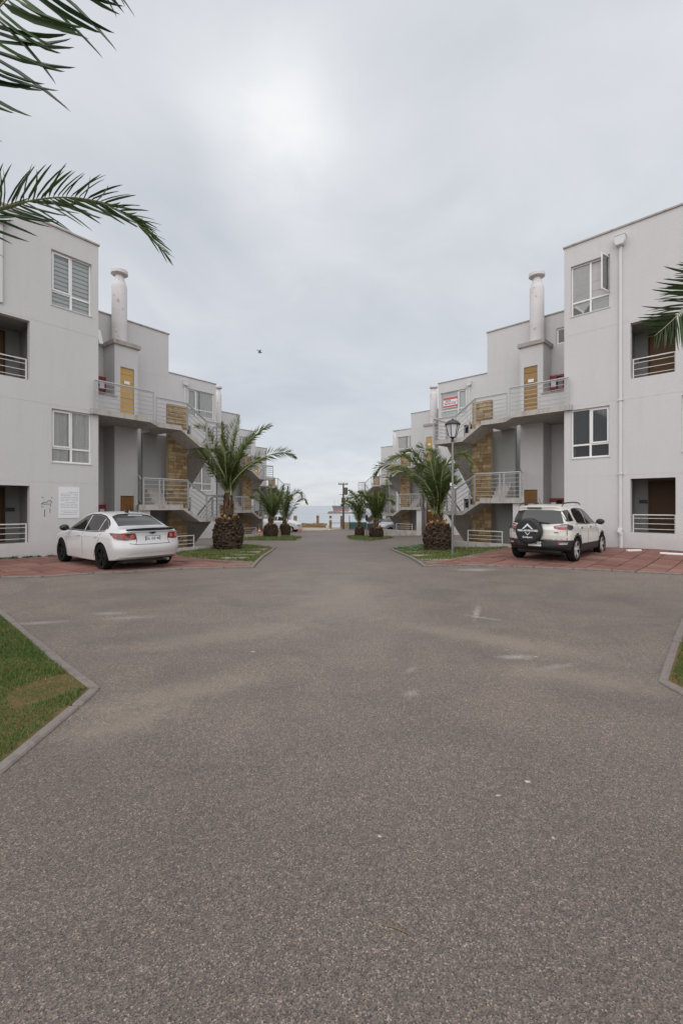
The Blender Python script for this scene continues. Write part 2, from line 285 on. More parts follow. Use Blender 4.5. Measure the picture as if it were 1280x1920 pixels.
def m_sea():
    t = NT('sea'); w = t.noise(t.co(scale=(0.02, 0.08, 1)), 1.0, 4, 0.6); d = t.noise(t.co(scale=(0.3, 0.9, 1)), 1.0, 4, 0.6)
    c = t.mix(t.ramp(w, [(0.4, (0, 0, 0)), (0.65, (1, 1, 1))]), (0.30, 0.325, 0.35), (0.40, 0.42, 0.44)); t.bump(d, 0.35, 0.25); return t.out(c, 0.35, spec=0.5)
m_sea()

# ------------------------------------------------------------------ mesh helpers
class MB:
    "collects solids, then links them as ONE mesh object; s flips the local y axis for the right hand row"
    def __init__(s, flip=1): s.v = []; s.f = []; s.m = []; s.k = flip
    def add(s, vs, fs, m=0):
        o = len(s.v); s.v += [(x, y * s.k, z) for x, y, z in vs]; s.f += [tuple(i + o for i in f) for f in fs]; s.m += [m] * len(fs)
    def box(s, x0, x1, y0, y1, z0, z1, m=0):
        s.add([(x, y, z) for x in (x0, x1) for y in (y0, y1) for z in (z0, z1)], [(0, 1, 3, 2), (4, 6, 7, 5), (0, 4, 5, 1), (2, 3, 7, 6), (0, 2, 6, 4), (1, 5, 7, 3)], m)
    def extr(s, poly, axis, a, b, m=0):
        "polygon in the plane across `axis`, extruded a..b"
        n = len(poly)
        def P(p, t): return (t, p[0], p[1]) if axis == 'x' else (p[0], t, p[1]) if axis == 'y' else (p[0], p[1], t)
        s.add([P(p, a) for p in poly] + [P(p, b) for p in poly], [tuple(range(n)), tuple(range(2 * n - 1, n - 1, -1))] + [(i, (i + 1) % n, n + (i + 1) % n, n + i) for i in range(n)], m)
    def tube(s, pts, r, n=6, m=0, cap=True):
        pts = [Vector(p) for p in pts]; rs = r if isinstance(r, (list, tuple)) else [r] * len(pts); vs = []; up = None
        for i, p in enumerate(pts):
            t = (pts[min(i + 1, len(pts) - 1)] - pts[max(i - 1, 0)]).normalized()
            if up is None: up = Vector((0, 0, 1)) if abs(t.z) < 0.9 else Vector((1, 0, 0))
            a = t.cross(up).normalized(); b = a.cross(t).normalized(); up = b
            vs += [tuple(p + (a * math.cos(k * 2 * math.pi / n) + b * math.sin(k * 2 * math.pi / n)) * rs[i]) for k in range(n)]
        fs = [(i * n + k, i * n + (k + 1) % n, (i + 1) * n + (k + 1) % n, (i + 1) * n + k) for i in range(len(pts) - 1) for k in range(n)]
        if cap: fs += [tuple(range(n)), tuple(range((len(pts) - 1) * n, len(pts) * n))]
        s.add(vs, fs, m)
    def lathe(s, c, prof, n=20, m=0, axis='z', caps=True):
        vs = []; c = Vector(c)
        for r, h in prof:
            for k in range(n):
                a = k * 2 * math.pi / n; q = (r * math.cos(a), r * math.sin(a), h)
                if axis == 'y': q = (q[0], q[2], q[1])
                if axis == 'x': q = (q[2], q[0], q[1])
                vs.append(tuple(c + Vector(q)))
        fs = [(i * n + k, i * n + (k + 1) % n, (i + 1) * n + (k + 1) % n, (i + 1) * n + k) for i in range(len(prof) - 1) for k in range(n)]
        if caps: fs += [tuple(range(n)), tuple(range((len(prof) - 1) * n, len(prof) * n))]
        s.add(vs, fs, m)
    def wall(s, u0, u1, z0, z1, wf, th, holes=(), grooves=(), m=0):
        "upright slab with real openings and recessed score lines; front face at y = wf, thickness th behind it"
        xs = sorted({u0, u1, *[h[0] for h in holes], *[h[1] for h in holes]}); xs = [x for x in xs if u0 <= x <= u1]
        gz_ = [g for g in grooves if z0 < g < z1]
        zs = sorted({z0, z1, *[h[2] for h in holes], *[h[3] for h in holes], *[g for g in gz_], *[g + 0.012 for g in gz_]}); zs = [z for z in zs if z0 <= z <= z1]
        def depth(i, j):
            if i < 0 or j < 0 or i >= len(xs) - 1 or j >= len(zs) - 1: return None
            x = (xs[i] + xs[i + 1]) / 2; z = (zs[j] + zs[j + 1]) / 2
            for h in holes:
                if h[0] < x < h[1] and h[2] < z < h[3]: return None
            for g in gz_:
                if g < z < g + 0.012: return wf - 0.005
            return wf
        b = wf - th
        for i in range(len(xs) - 1):
            for j in range(len(zs) - 1):
                d = depth(i, j)
                if d is None: continue
                x0, x1_, a, c = xs[i], xs[i + 1], zs[j], zs[j + 1]
                s.add([(x0, d, a), (x1_, d, a), (x1_, d, c), (x0, d, c)], [(0, 1, 2, 3)], m); s.add([(x0, b, a), (x1_, b, a), (x1_, b, c), (x0, b, c)], [(3, 2, 1, 0)], m)
                for di, dj, q in ((-1, 0, ((x0, a), (x0, c))), (1, 0, ((x1_, a), (x1_, c))), (0, -1, ((x0, a), (x1_, a))), (0, 1, ((x0, c), (x1_, c)))):
                    e = depth(i + di, j + dj); far = b if e is None else e
                    if e is None or d > e: s.add([(q[0][0], d, q[0][1]), (q[1][0], d, q[1][1]), (q[1][0], far, q[1][1]), (q[0][0], far, q[0][1])], [(0, 1, 2, 3)], m)
    def build(s, name, mats, parent=None, smooth=False, recalc=True, bevel=0.0, weld=True):
        me = bpy.data.meshes.new(name); me.from_pydata(s.v, [], s.f)
        for mm in (mats if isinstance(mats, (list, tuple)) else [mats]): me.materials.append(MATS[mm])
        me.polygons.foreach_set('material_index', s.m); me.update()
        if recalc or bevel:
            bm = bmesh.new(); bm.from_mesh(me)
            if weld: bmesh.ops.remove_doubles(bm, verts=bm.verts, dist=0.0002)
            bmesh.ops.recalc_face_normals(bm, faces=bm.faces)
            if bevel: bmesh.ops.bevel(bm, geom=[e for e in bm.edges if len(e.link_faces) == 2 and e.calc_face_angle(0) > 0.6], offset=bevel, segments=1, affect='EDGES', clamp_overlap=True)
            bm.to_mesh(me); bm.free()
        if smooth:
            me.polygons.foreach_set('use_smooth', [True] * len(me.polygons))
            if smooth != 'all': me.set_sharp_from_angle(angle=R(smooth if smooth is not True else 40))
        o = bpy.data.objects.new(name, me); col.objects.link(o)
        if parent: o.parent = parent
        return o
def link_mesh(name, me, parent=None, mat=None):
    if mat and not me.materials: me.materials.append(MATS[mat])
    o = bpy.data.objects.new(name, me); col.objects.link(o)
    if parent: o.parent = parent
    return o
def tag(o, label=None, cat=None, group=None, kind=None):
    for k, v in (('label', label), ('category', cat), ('group', group), ('kind', kind)):
        if v: o[k] = v
    return o
def thing(name, label, cat, loc=(0, 0, 0), rz=0.0, group=None):
    o = bpy.data.objects.new(name, None); col.objects.link(o); o.location = loc; o.rotation_euler = (0, 0, rz); o.empty_display_size = 0.3
    return tag(o, label, cat, group)
def copy_tree(o, parent=None):
    c = o.copy(); col.objects.link(c)
    if parent: c.parent = parent
    for ch in o.children: copy_tree(ch, c)
    return c
def text_mesh(name, body, size, mat, parent, M, depth=0.002, bold=0.0):
    "flat print: letters as a thin mesh, baseline centre at the origin of M"
    cu = bpy.data.curves.new(name, 'FONT'); cu.body = body; cu.size = size; cu.align_x = 'CENTER'; cu.align_y = 'CENTER'; cu.extrude = depth; cu.offset = bold; cu.resolution_u = 2
    t = bpy.data.objects.new(name, cu); col.objects.link(t); dg = bpy.context.evaluated_depsgraph_get()
    me = bpy.data.meshes.new_from_object(t.evaluated_get(dg)); bpy.data.objects.remove(t); me.transform(M); me.materials.clear(); me.materials.append(MATS[mat])
    return link_mesh(name, me, parent)

# ------------------------------------------------------------------ ground, road, sea
def sheet(name, poly, dz, mat, step=1.0, skirt=0.0, parent=None, kind='structure', height=gz):
    bm = bmesh.new(); bm.faces.new([bm.verts.new((p[0], p[1], 0)) for p in poly])
    for ax in (0, 1):
        lo = min(p[ax] for p in poly); hi = max(p[ax] for p in poly); n = int((hi - lo) / step)
        for i in range(1, n + 1):
            no = Vector((1, 0, 0)) if ax == 0 else Vector((0, 1, 0)); c = no * (lo + i * step)
            bmesh.ops.bisect_plane(bm, geom=bm.verts[:] + bm.edges[:] + bm.faces[:], plane_co=c, plane_no=no)
    bmesh.ops.recalc_face_normals(bm, faces=bm.faces)
    if bm.faces and sum(f.normal.z for f in bm.faces) < 0: bmesh.ops.reverse_faces(bm, faces=bm.faces)
    for v in bm.verts: v.co.z = height(v.co.x, v.co.y) + dz
    if skirt:
        r = bmesh.ops.extrude_edge_only(bm, edges=[e for e in bm.edges if e.is_boundary])
        for v in r['geom']:
            if isinstance(v, bmesh.types.BMVert): v.co.z -= skirt
    me = bpy.data.meshes.new(name); bm.to_mesh(me); bm.free(); o = link_mesh(name, me, parent, mat)
    if kind and not parent: o['kind'] = kind
    return o
sheet('ground', [(-320, -150), (320, -150), (320, 69), (-320, 69)], -0.06, 'dirt', 6.0, 6.0)
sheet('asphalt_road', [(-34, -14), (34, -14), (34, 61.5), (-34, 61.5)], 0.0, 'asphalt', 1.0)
mb = MB(); mb.add([(-9000, 60, -5.2), (9000, 60, -5.2), (9000, 16000, -5.2), (-9000, 16000, -5.2)], [(0, 1, 2, 3)]); mb.build('sea', 'sea')['kind'] = 'structure'

# ------------------------------------------------------------------ kerbs
def kerb(pts, width=0.13, top=0.05, lenr=(0.85, 1.05), joint=0.018, mat='kerb_concrete'):
    "row of single kerb stones along a line; the line is the outer (road) edge, the stones lie to its left"
    root = thing('kerb', None, None); root['kind'] = 'structure'
    for a, b in zip(pts[:-1], pts[1:]):
        a = Vector(a[:2]); b = Vector(b[:2]); d = (b - a); L = d.length; d.normalize(); nrm = Vector((-d.y, d.x)); t = 0.0
        while t < L - 0.05:
            ln = min(random.uniform(*lenr), L - t)
            if L - t - ln < 0.25: ln = L - t
            h = top + random.uniform(-0.008, 0.008); w = width + random.uniform(-0.006, 0.006); k = random.uniform(-0.008, 0.008)
            p = [a + d * (t + joint / 2) + nrm * k, a + d * (t + ln - joint / 2) - nrm * k]
            q = [x + nrm * w for x in p]; c = (p[0] + q[1]) / 2
            vs = []
            for z in (-0.16, h):
                for x in (p[0], p[1], q[1], q[0]): vs.append((x.x - c.x, x.y - c.y, gz(x.x, x.y) + z))
            s = MB(); s.add(vs, [(0, 1, 2, 3), (7, 6, 5, 4), (0, 4, 5, 1), (1, 5, 6, 2), (2, 6, 7, 3), (3, 7, 4, 0)]); o = s.build('kerb_stone', mat, root, bevel=0.012); o.location = (c.x, c.y, 0)
            t += ln
    return root
def P2(px, py): v = at(px, py); return (v.x, v.y)

# near lawns (left and right of the viewer)
LN = [P2(-150, 1065), P2(0, 1141), P2(60, 1190), P2(120, 1240), P2(189, 1293), P2(0, 1456), P2(-220, 1655)]
RN = [P2(1470, 1430), P2(1285, 1308), P2(1231, 1279), P2(1258, 1204), P2(1285, 1145), P2(1330, 1085)]
def inset(poly, d):
    "shift a line to its left"
    out = []; n = len(poly)
    for i, p in enumerate(poly):
        p = Vector(p); a = Vector(poly[max(0, i - 1)]); b = Vector(poly[min(n - 1, i + 1)]); ns = []
        for x, y in ((a, p), (p, b)):
            if (y - x).length > 1e-6: t = (y - x).normalized(); ns.append(Vector((-t.y, t.x)))
        m = sum(ns, Vector((0, 0))) / len(ns); m = m / max(0.5, m.dot(ns[0])); m = m.normalized() * d / max(0.5, m.normalized().dot(ns[0])); out.append((p.x + m.x, p.y + m.y))
    return out
kerb(LN[::-1], 0.095, 0.022); kerb(RN[::-1], 0.095, 0.022)
sheet('lawn', inset(LN[::-1], 0.08) + [(-9, 6.5), (-9, 1.2)], 0.02, 'soil', 0.6, 0.12)
sheet('lawn', inset(RN[::-1], 0.08) + [(9, 2.5), (9, 7.5)], 0.02, 'soil', 0.6, 0.12)
def inside(p, poly):
    c = False; n = len(poly)
    for i in range(n):
        a, b = poly[i], poly[(i + 1) % n]
        if (a[1] > p[1]) != (b[1] > p[1]) and p[0] < (b[0] - a[0]) * (p[1] - a[1]) / (b[1] - a[1]) + a[0]: c = not c
    return c
def grass(name, label, poly, count, h=(0.03, 0.07), patch=0.0, z0=0.02, width=0.004, mats=('grass_green', 'grass_dry'), bare=None):
    xs = [p[0] for p in poly]; ys = [p[1] for p in poly]; V = []; Fc = []; M = []; i = 0; tries = 0
    while i < count and tries < count * 8:
        tries += 1
        x = random.uniform(min(xs), max(xs)); y = random.uniform(min(ys), max(ys))
        if not inside((x, y), poly): continue
        n = noise.noise((x * 1.3, y * 1.3, 3.0)) + 0.5 * noise.noise((x * 4.1, y * 4.1, 9.0))
        dens = n + patch + (bare(x, y) if bare else 0)
        dry = 0
        if dens < -0.1:
            if random.random() < 0.80: continue
            dry = 1 if random.random() < 0.65 else 0
        hh = random.uniform(*h) * (1.0 + 0.6 * n) * (0.55 if dry else 1); a = random.uniform(0, 6.283); lean = random.uniform(0.1, 0.9) * hh * (2.2 if dry else 1); b = a + random.uniform(-0.9, 0.9) + 1.57
        z = gz(x, y) + z0; w = width * random.uniform(0.7, 1.3); dx, dy = math.cos(b) * w, math.sin(b) * w; o = len(V)
        V += [(x - dx, y - dy, z), (x + dx, y + dy, z), (x + math.cos(a) * lean * 0.4 + dx * .7, y + math.sin(a) * lean * 0.4 + dy * .7, z + hh * 0.6), (x + math.cos(a) * lean * 0.4 - dx * .7, y + math.sin(a) * lean * 0.4 - dy * .7, z + hh * 0.6), (x + math.cos(a) * lean, y + math.sin(a) * lean, z + hh)]
        Fc += [(o, o + 1, o + 2, o + 3), (o + 3, o + 2, o + 4)]; M += [dry, dry]; i += 1
    me = bpy.data.meshes.new(name); me.from_pydata(V, [], Fc)
    for q in mats: me.materials.append(MATS[q])
    me.polygons.foreach_set('material_index', M); o = link_mesh(name, me); tag(o, label, None, None, 'stuff'); return o
tipL = Vector(LN[4])
def bareL(x, y): return -1.9 * max(0, 1 - (Vector((x, y)) - (tipL + Vector((-0.28, 0.22)))).length / 0.75)
gl = inset(LN[::-1], 0.10) + [(-7, 6), (-7, 2)]
grass('grass', 'patchy green and straw coloured grass inside the left kerb corner nearest the viewer', gl, 150000, (0.014, 0.042), patch=0.95, width=0.0028, mats=('grass_near', 'grass_dry'), bare=bareL)
grass('grass', 'strip of short grass at the right picture edge behind the kerb corner', inset(RN[::-1], 0.10) + [(6.5, 3), (6.5, 7)], 60000, (0.014, 0.042), patch=0.6, width=0.0028, mats=('grass_near', 'grass_dry'))

# ------------------------------------------------------------------ apartment blocks
UL = math.atan2(0.790, 0.613); UR = math.atan2(0.6976, -0.7164)
GROOVES = (2.42, 5.02, 7.68)
def stairs_profile(u0, z0, u1, z1, n):
    "top edge of a flight as (u, z) points, going from (u0,z0) to (u1,z1)"
    pts = []
    for i in range(n): pts += [(u0 + (u1 - u0) * i / n, z0 + (z1 - z0) * (i + 1) / n), (u0 + (u1 - u0) * (i + 1) / n, z0 + (z1 - z0) * (i + 1) / n)]
    return pts
def block(base, ang, side, dz, label, opt):
    s = -side      # local y = s * w ; side = -1 right row
    k = 1 if side < 0 else -1
    near = opt.get('near', True)
    root = thing('apartment_building', label, 'building', (base[0], base[1], dz), ang, 'stepped white apartment blocks along the road')
    def M(): return MB(k)
    # ---- walls
    uw0, uw1 = opt.get('win', (-1.52, -0.23)); lw0, lw1 = opt.get('lwin', (-1.51, -0.23))
    op = [(-3.4, -2.14, 0.45, 2.29), (-3.4, -2.14, 5.71, 7.62)]
    wins = [(lw0, lw1, 3.115, 4.91), (uw0, uw1, 8.38, 10.24)]
    if near: wins.append((-4.9, -3.56, 3.115, 4.91))
    a = M(); a.wall(-8.5, 0.0, -2.2, 11.0, 0.0, 0.22, op + wins, GROOVES); a.box(-0.22, -0.003, -6.0, -0.222, -2.2, 10.997); a.box(-8.5, -0.23, -6.0, -5.8, -2.2, 10.99); a.box(-8.5, -8.3, -5.79, -0.23, -2.2, 10.99)
    a.build('front_wall', 'plaster', root)
    b = M(); sw = [(0.62, 1.22, 8.40, 9.10)]
    b.wall(0.002, 4.42, -2.2, 9.75, -2.7, 0.2, sw, GROOVES); b.box(4.22, 4.418, -6.0, -2.902, -2.2, 9.748); b.build('rear_wall', 'plaster', root)
    r = M(); r.box(-8.3, -0.22, -5.8, -0.225, 10.6, 10.8); r.box(0.0, 4.2, -6.0, -2.91, 9.3, 9.5); r.build('roof', 'coping', root)
    c = M(); c.box(-8.55, 0.035, -0.26, 0.045, 11.0, 11.055); c.box(-0.26, 0.033, -6.0, -0.262, 11.0, 11.053); c.build('roof_coping', 'coping', root)
    c = M(); c.box(0.0, 4.46, -2.94, -2.66, 9.75, 9.80); c.build('roof_coping', 'coping', root)
    # ---- galleries behind the openings
    for oi, (z0, z1) in enumerate(((0.42, 2.36), (5.66, 7.66))):
        g = M(); x0, x1, y0, y1 = -4.4, -1.95, -1.55, -0.222
        g.box(x0, x1, y0 - .1, y0, z0 - .1, z1 + .1); g.box(x0, x1, y0, y1, z1, z1 + .1); g.box(x0, x1, y0, y1, z0 - .1, z0 + 0.001); g.box(x1, x1 + .1, y0, y1, z0, z1); g.box(x0 - .1, x0, y0, y1, z0, z1); g.build('gallery', 'plaster_shaded', root)
        d = M(); dx1 = -2.44
        d.box(-3.6, dx1, -1.548, -1.50, z0 + .01, z1 - .16); dr = d.build('door', 'wood_dark' if oi == 0 else 'wood_gallery', root, bevel=0.004)
        f = M(); f.box(dx1 + .001, dx1 + .05, -1.549, -1.47, z0 + .01, z1 - .10); f.box(-3.6, dx1, -1.549, -1.47, z1 - .158, z1 - .10); f.build('frame', 'wood_dark', dr)
        if near:
            h = M(); h.box(-2.36, -2.10, -1.549, -1.52, z0 + 1.03, z0 + 1.16); h.build('number_plate', 'plate_dark', root)
        q = M(); t = z0 + .62
        if oi: t = z0 + .72
        q.box(-3.39, -2.17, -0.20, -0.165, t, t + .035); q.box(-3.39, -3.35, -0.20, -0.165, z0 + .03, t); rl = None
        for i in range(3): zz = z0 + .04 + (t - z0 - .04) * (i + 0.6) / 3.2 ; q.box(-3.35, -2.20, -0.188, -0.174, zz, zz + .018)
        rl = q.build('railing', 'rail_white', root); p = M(); p.box(-2.21, -2.17, -0.202, -0.163, z0 + .03, t - 0.001); p.build('post', 'rail_white', rl)
    # ---- windows
    def window(x0, x1, z0, z1, w, style, split=0.5, wide=False, sash_left=True, opened=False):
        y = w - 0.10; fw = 0.05; tz = z0 + (z1 - z0) * 0.27; mx = x0 + (x1 - x0) * split
        f = M(); f.box(x0, x0 + fw, y - .05, y, z0, z1); f.box(x1 - fw, x1, y - .05, y, z0, z1); f.box(x0 + fw, x1 - fw, y - .05, y, z0, z0 + fw); f.box(x0 + fw, x1 - fw, y - .05, y, z1 - fw, z1)
        f.box(mx - .035, mx + .035, y - .049, y - .001, z0 + fw, z1 - fw); f.box(x0 + fw, mx - .035, y - .048, y - .002, tz - .03, tz + .03); f.box(mx + .035, x1 - fw, y - .048, y - .002, tz - .03, tz + .03)
        fr = f.build('window', 'pvc_white', root, bevel=0.004)
        cells = [(x0 + fw, mx - .035, tz + .03, z1 - fw, 1), (mx + .035, x1 - fw, tz + .03, z1 - fw, 0), (x0 + fw, mx - .035, z0 + fw, tz - .03, 2), (mx + .035, x1 - fw, z0 + fw, tz - .03, 2)]
        for (a0, a1, c0, c1, idx) in cells:
            is_sash = (idx == (1 if sash_left else 0))
            if is_sash:
                sp = M(); e = .048
                for bx in ((0, e, 0, c1 - c0), (a1 - a0 - e, a1 - a0, 0, c1 - c0), (e, a1 - a0 - e, 0, e), (e, a1 - a0 - e, c1 - c0 - e, c1 - c0)): sp.box(bx[0] - (a1 - a0 if not sash_left else 0), bx[1] - (a1 - a0 if not sash_left else 0), 0, .03, bx[2], bx[3])
                so = sp.build('sash', 'pvc_white', fr, bevel=0.003); hinge = a0 if sash_left else a1; so.location = (hinge, k * (y - .004), c0)
                pg = M(); o0 = -(a1 - a0) if not sash_left else 0; pg.box(o0 + e, o0 + a1 - a0 - e, .010, .016, e, c1 - c0 - e); po = pg.build('pane', 'pane_glass', fr); po.location = so.location
                if opened:
                    ang_ = R(78) * (1 if sash_left else -1) * k; so.rotation_euler.z = ang_; po.rotation_euler.z = ang_
                hg = M()
                for hz in (0.15, 0.5, 0.85): hg.box(hinge + (-0.03 if sash_left else 0.0), hinge + (0.0 if sash_left else 0.03), y + .0005, y + .012, c0 + (c1 - c0) * hz - .035, c0 + (c1 - c0) * hz + .035)
                hg.build('hinge_set', 'pvc_white', fr)['kind'] = 'stuff'
            else:
                pg = M(); pg.box(a0, a1, y - .03, y - .024, c0, c1); pg.build('pane', 'pane_glass', fr)
        # what hangs behind the panes, and a shallow near-black box painting the unlit interior
        yb = y - .075
        bl = M(); ms = ['curtain']
        if style == 'zebra':
            ms = ['blind_pale', 'blind_grey']; zz = z1 - .03; i = 0
            while zz > z0 + .02: bl.box(x0 + .02, x1 - .02, yb - .004 + .004 * (i % 2), yb + .004 * (i % 2), max(z0 + .02, zz - (0.105 if i % 2 == 0 else 0.045)), zz, i % 2); zz -= 0.105 if i % 2 == 0 else 0.045; i += 1
        elif style in ('curtain', 'sheer'):
            n = 60; pts = [(x0 + .02 + (x1 - x0 - .04) * i / n, yb + .025 * math.sin(i * 1.1 + math.sin(i * .37) * 2)) for i in range(n + 1)]
            for i in range(n):
                if style == 'curtain' and 0.46 < i / n < 0.50: continue
                bl.add([(*pts[i], z0 + .02), (*pts[i + 1], z0 + .02), (*pts[i + 1], z1 - .02), (*pts[i], z1 - .02)], [(0, 1, 2, 3)])
        elif style == 'venetian':
            ms = ['blind_dark']; zz = z1 - .05
            while zz > tz + .02: bl.extr([(yb - .018, zz), (yb + .02, zz - .022), (yb + .021, zz - .019), (yb - .017, zz + .003)], 'x', x0 + .03, x1 - .03); zz -= .034
            bl.box(x0 + .03, x1 - .03, yb - .02, yb + .02, tz + .0, tz + .03)
        elif style == 'paper':
            ms = ['blind_cloth', 'paper']; zz = z1 - .05; i = 0; zb = z0 + (z1 - z0) * 0.2
            while zz > zb: bl.box(x0 + .03, x1 - .03, yb - .004, yb + random.uniform(0, .02), max(zb, zz - .34), zz - .012, 0); bl.box(x0 + .03, x1 - .03, yb - .004, yb + .004, zz - .012, zz, 1); zz -= .34
            mid = x1 - (x1 - x0) * .28
            bl.extr([(mid - .30, z0 + .40), (mid + .28, z0 + .36), (mid - .02, z0 + .08)], 'y', yb + .03, yb + .035, 0); bl.extr([(mid + .20, z0 + .40), (mid + .28, z0 + .40), (mid - .02, z0 + .06), (mid - .06, z0 + .1)], 'y', yb + .037, yb + .04, 1)
            bl.box(x0 + .05, mx - .02, yb - .01, yb, z0 + .05, zb, 0)
        else:
            ms = ['blind_pale']; bl.box(x0 + .03, x1 - .03, yb - .006, yb, z0 + .03, z1 - .03)
        bl.build('blind' if style in ('zebra', 'venetian', 'paper', 'roller') else 'curtain', ms, fr, recalc=style not in ('curtain', 'sheer'))
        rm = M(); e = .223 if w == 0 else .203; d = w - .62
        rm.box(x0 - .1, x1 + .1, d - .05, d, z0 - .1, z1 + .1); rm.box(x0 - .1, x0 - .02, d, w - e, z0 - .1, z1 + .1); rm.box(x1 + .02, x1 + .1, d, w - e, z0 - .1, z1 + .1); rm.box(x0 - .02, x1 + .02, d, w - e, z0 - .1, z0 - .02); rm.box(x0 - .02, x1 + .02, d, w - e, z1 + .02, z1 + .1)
        rm.build('room', 'room_shade', fr)
        if w == 0:
            sl = M(); sl.box(x0 - .02, x1 + .02, -0.05, 0.022, z0 - .035, z0 - 0.002); sl.build('sill', 'plaster', fr)
        return fr
    st = opt['styles']
    # the sash is the pane on the side away from the corner
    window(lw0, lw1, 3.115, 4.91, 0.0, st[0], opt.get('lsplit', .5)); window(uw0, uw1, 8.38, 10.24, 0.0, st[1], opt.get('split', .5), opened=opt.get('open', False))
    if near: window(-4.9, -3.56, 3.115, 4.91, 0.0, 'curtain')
    # small window in the rear wall
    f = M(); x0, x1, z0, z1 = 0.62, 1.22, 8.40, 9.10; y = -2.78
    for q in ((x0, x0 + .07, z0, z1), (x1 - .07, x1, z0, z1), (x0 + .07, x1 - .07, z0, z0 + .07), (x0 + .07, x1 - .07, z1 - .07, z1)): f.box(q[0], q[1], y - .05, y, q[2], q[3])
    f.box(x0 - .05, x1 + .05, -3.3, -3.25, z0 - .05, z1 + .05, 1); fr = f.build('window', ['pvc_white', 'room_shade'], root); p = M(); p.box(x0 + .07, x1 - .07, y - .03, y - .02, z0 + .07, z1 - .07); po = p.build('pane', 'pane_glass', fr)  # near-black sheet behind the pane paints the unlit interior
    if opt.get('open_small'):
        p = M(); p.extr([(0.02, 8.42), (0.30, 8.36), (0.34, 8.36), (0.06, 9.06), (0.02, 9.08)], 'x', 1.06, 1.21); so = p.build('sash', 'pvc_white', fr); so.location = (0.08, k * -2.78, 0)
    # ---- meter cupboard and chimney
    b = M(); b.wall(1.42, 2.40, -2.2, 8.28, -1.75, 0.10, [(1.66, 2.24, 0.0, 2.06), (1.66, 2.24, 5.12, 7.40)], (2.42,)); b.box(1.42, 1.52, -2.698, -1.852, -2.2, 8.279); b.box(2.30, 2.399, -2.698, -1.852, -2.2, 8.279); b.build('cupboard_wall', 'plaster', root)
    c = M(); c.box(1.34, 2.50, -2.698, -1.66, 8.28, 8.46); c.build('cupboard_coping', 'coping', root, bevel=0.01)
    for (z0, z1, wd, nb, pl) in ((0.0, 2.06, 'wood_brown', 8, 1.32), (5.12, 7.40, opt.get('door', 'wood_yellow'), 7, 6.72)):
        d = M(); d.box(1.66, 2.24, -1.86, -1.835, z0, z1); dr = d.build('door', 'wood_dark', root); hs = sorted(random.uniform(-.05, .05) for _ in range(nb)); zs = [z0 + (z1 - z0) * i / nb + (random.uniform(-.06, .06) if 0 < i < nb else 0) for i in range(nb + 1)]
        for i in range(nb):
            q = M()
            if z0 < 1: xs_ = 1.67 + .56 * i / nb; q.box(xs_ + .002, xs_ + .56 / nb - .002, -1.833, -1.80 + random.uniform(-.004, .004), z0 + .01, z1 - .01)
            else: q.box(1.67, 2.23, -1.833, -1.795 + random.uniform(-.008, .006), zs[i] + .005, zs[i + 1] - .005)
            q.build('board', wd, dr, bevel=0.003)
        n = M(); n.box(1.83, 2.07, -1.788, -1.775, pl, pl + .13); n.build('nameplate', 'paper', dr)
    c = M(); cx, cy = 1.90, -2.32
    c.lathe((cx, cy, 0), [(0.30, 8.462), (0.30, 9.3), (0.302, 9.32), (0.30, 9.34), (0.30, 10.92), (0.285, 10.99), (0.19, 11.26), (0.17, 11.36)], 28); ch = c.build('chimney', 'chimney_paint', root, smooth=50)
    c = M(); c.lathe((cx, cy, 0), [(0.15, 11.361), (0.15, 11.44), (0.31, 11.441), (0.335, 11.46), (0.335, 11.60), (0.31, 11.625), (0.1, 11.64)], 28); c.build('cap', 'chimney_paint', ch, smooth=40)
    c = M()
    for i in range(7):
        a_ = R(20 + i * 51); c.tube([(cx + .235 * math.cos(a_), cy + .235 * math.sin(a_), 11.02), (cx + .20 * math.cos(a_), cy + .20 * math.sin(a_), 11.19)], [.03, .018], 6)
    c.build('vent_holes', 'gap_black', ch)['kind'] = 'stuff'
    # ---- low wall and hose cabinets in the recess
    b = M(); b.box(0.003, 1.418, -1.60, -1.48, 5.11, 6.03); b.build('low_wall', 'plaster', root); b = M(); b.box(0.003, 1.40, -1.63, -1.45, 6.03, 6.07); b.build('low_wall_coping', 'coping', root)
    for z0 in (1.05, 6.38):
        b = M(); b.wall(0.86, 1.42, z0, z0 + .64, -2.50, .04, [(0.90, 1.14, z0 + .05, z0 + .56)]); b.box(0.86, 1.42, -2.70, -2.66, z0, z0 + .64); b.box(0.86, .89, -2.66, -2.54, z0, z0 + .64); b.box(1.39, 1.42, -2.66, -2.54, z0, z0 + .64); b.box(.89, 1.39, -2.66, -2.54, z0 + .60, z0 + .64)
        cb = b.build('hose_cabinet', 'fire_red', root)
        q = M(); q.box(1.17, 1.36, -2.498, -2.49, z0 + .14, z0 + .46); q.build('notice_sheet', 'paper', cb); q = M(); q.box(.89, 1.16, -2.60, -2.59, z0 + .04, z0 + .58); q.build('glass_front', 'car_glass', cb)
    # ---- landings and flights
    n = 5
    top2 = [(0.0, 5.11), (1.80, 5.11), (1.80, 5.03), (2.10, 5.03), (2.10, 4.96)] + [(3.28, 4.96)] + stairs_profile(3.28, 4.96, 4.30, 4.36, 4) + [(5.62, 4.36)]
    bot2 = [(5.62, 4.165), (4.18, 4.165), (3.26, 4.77), (2.25, 4.77), (1.92, 4.91), (0.0, 4.91)]
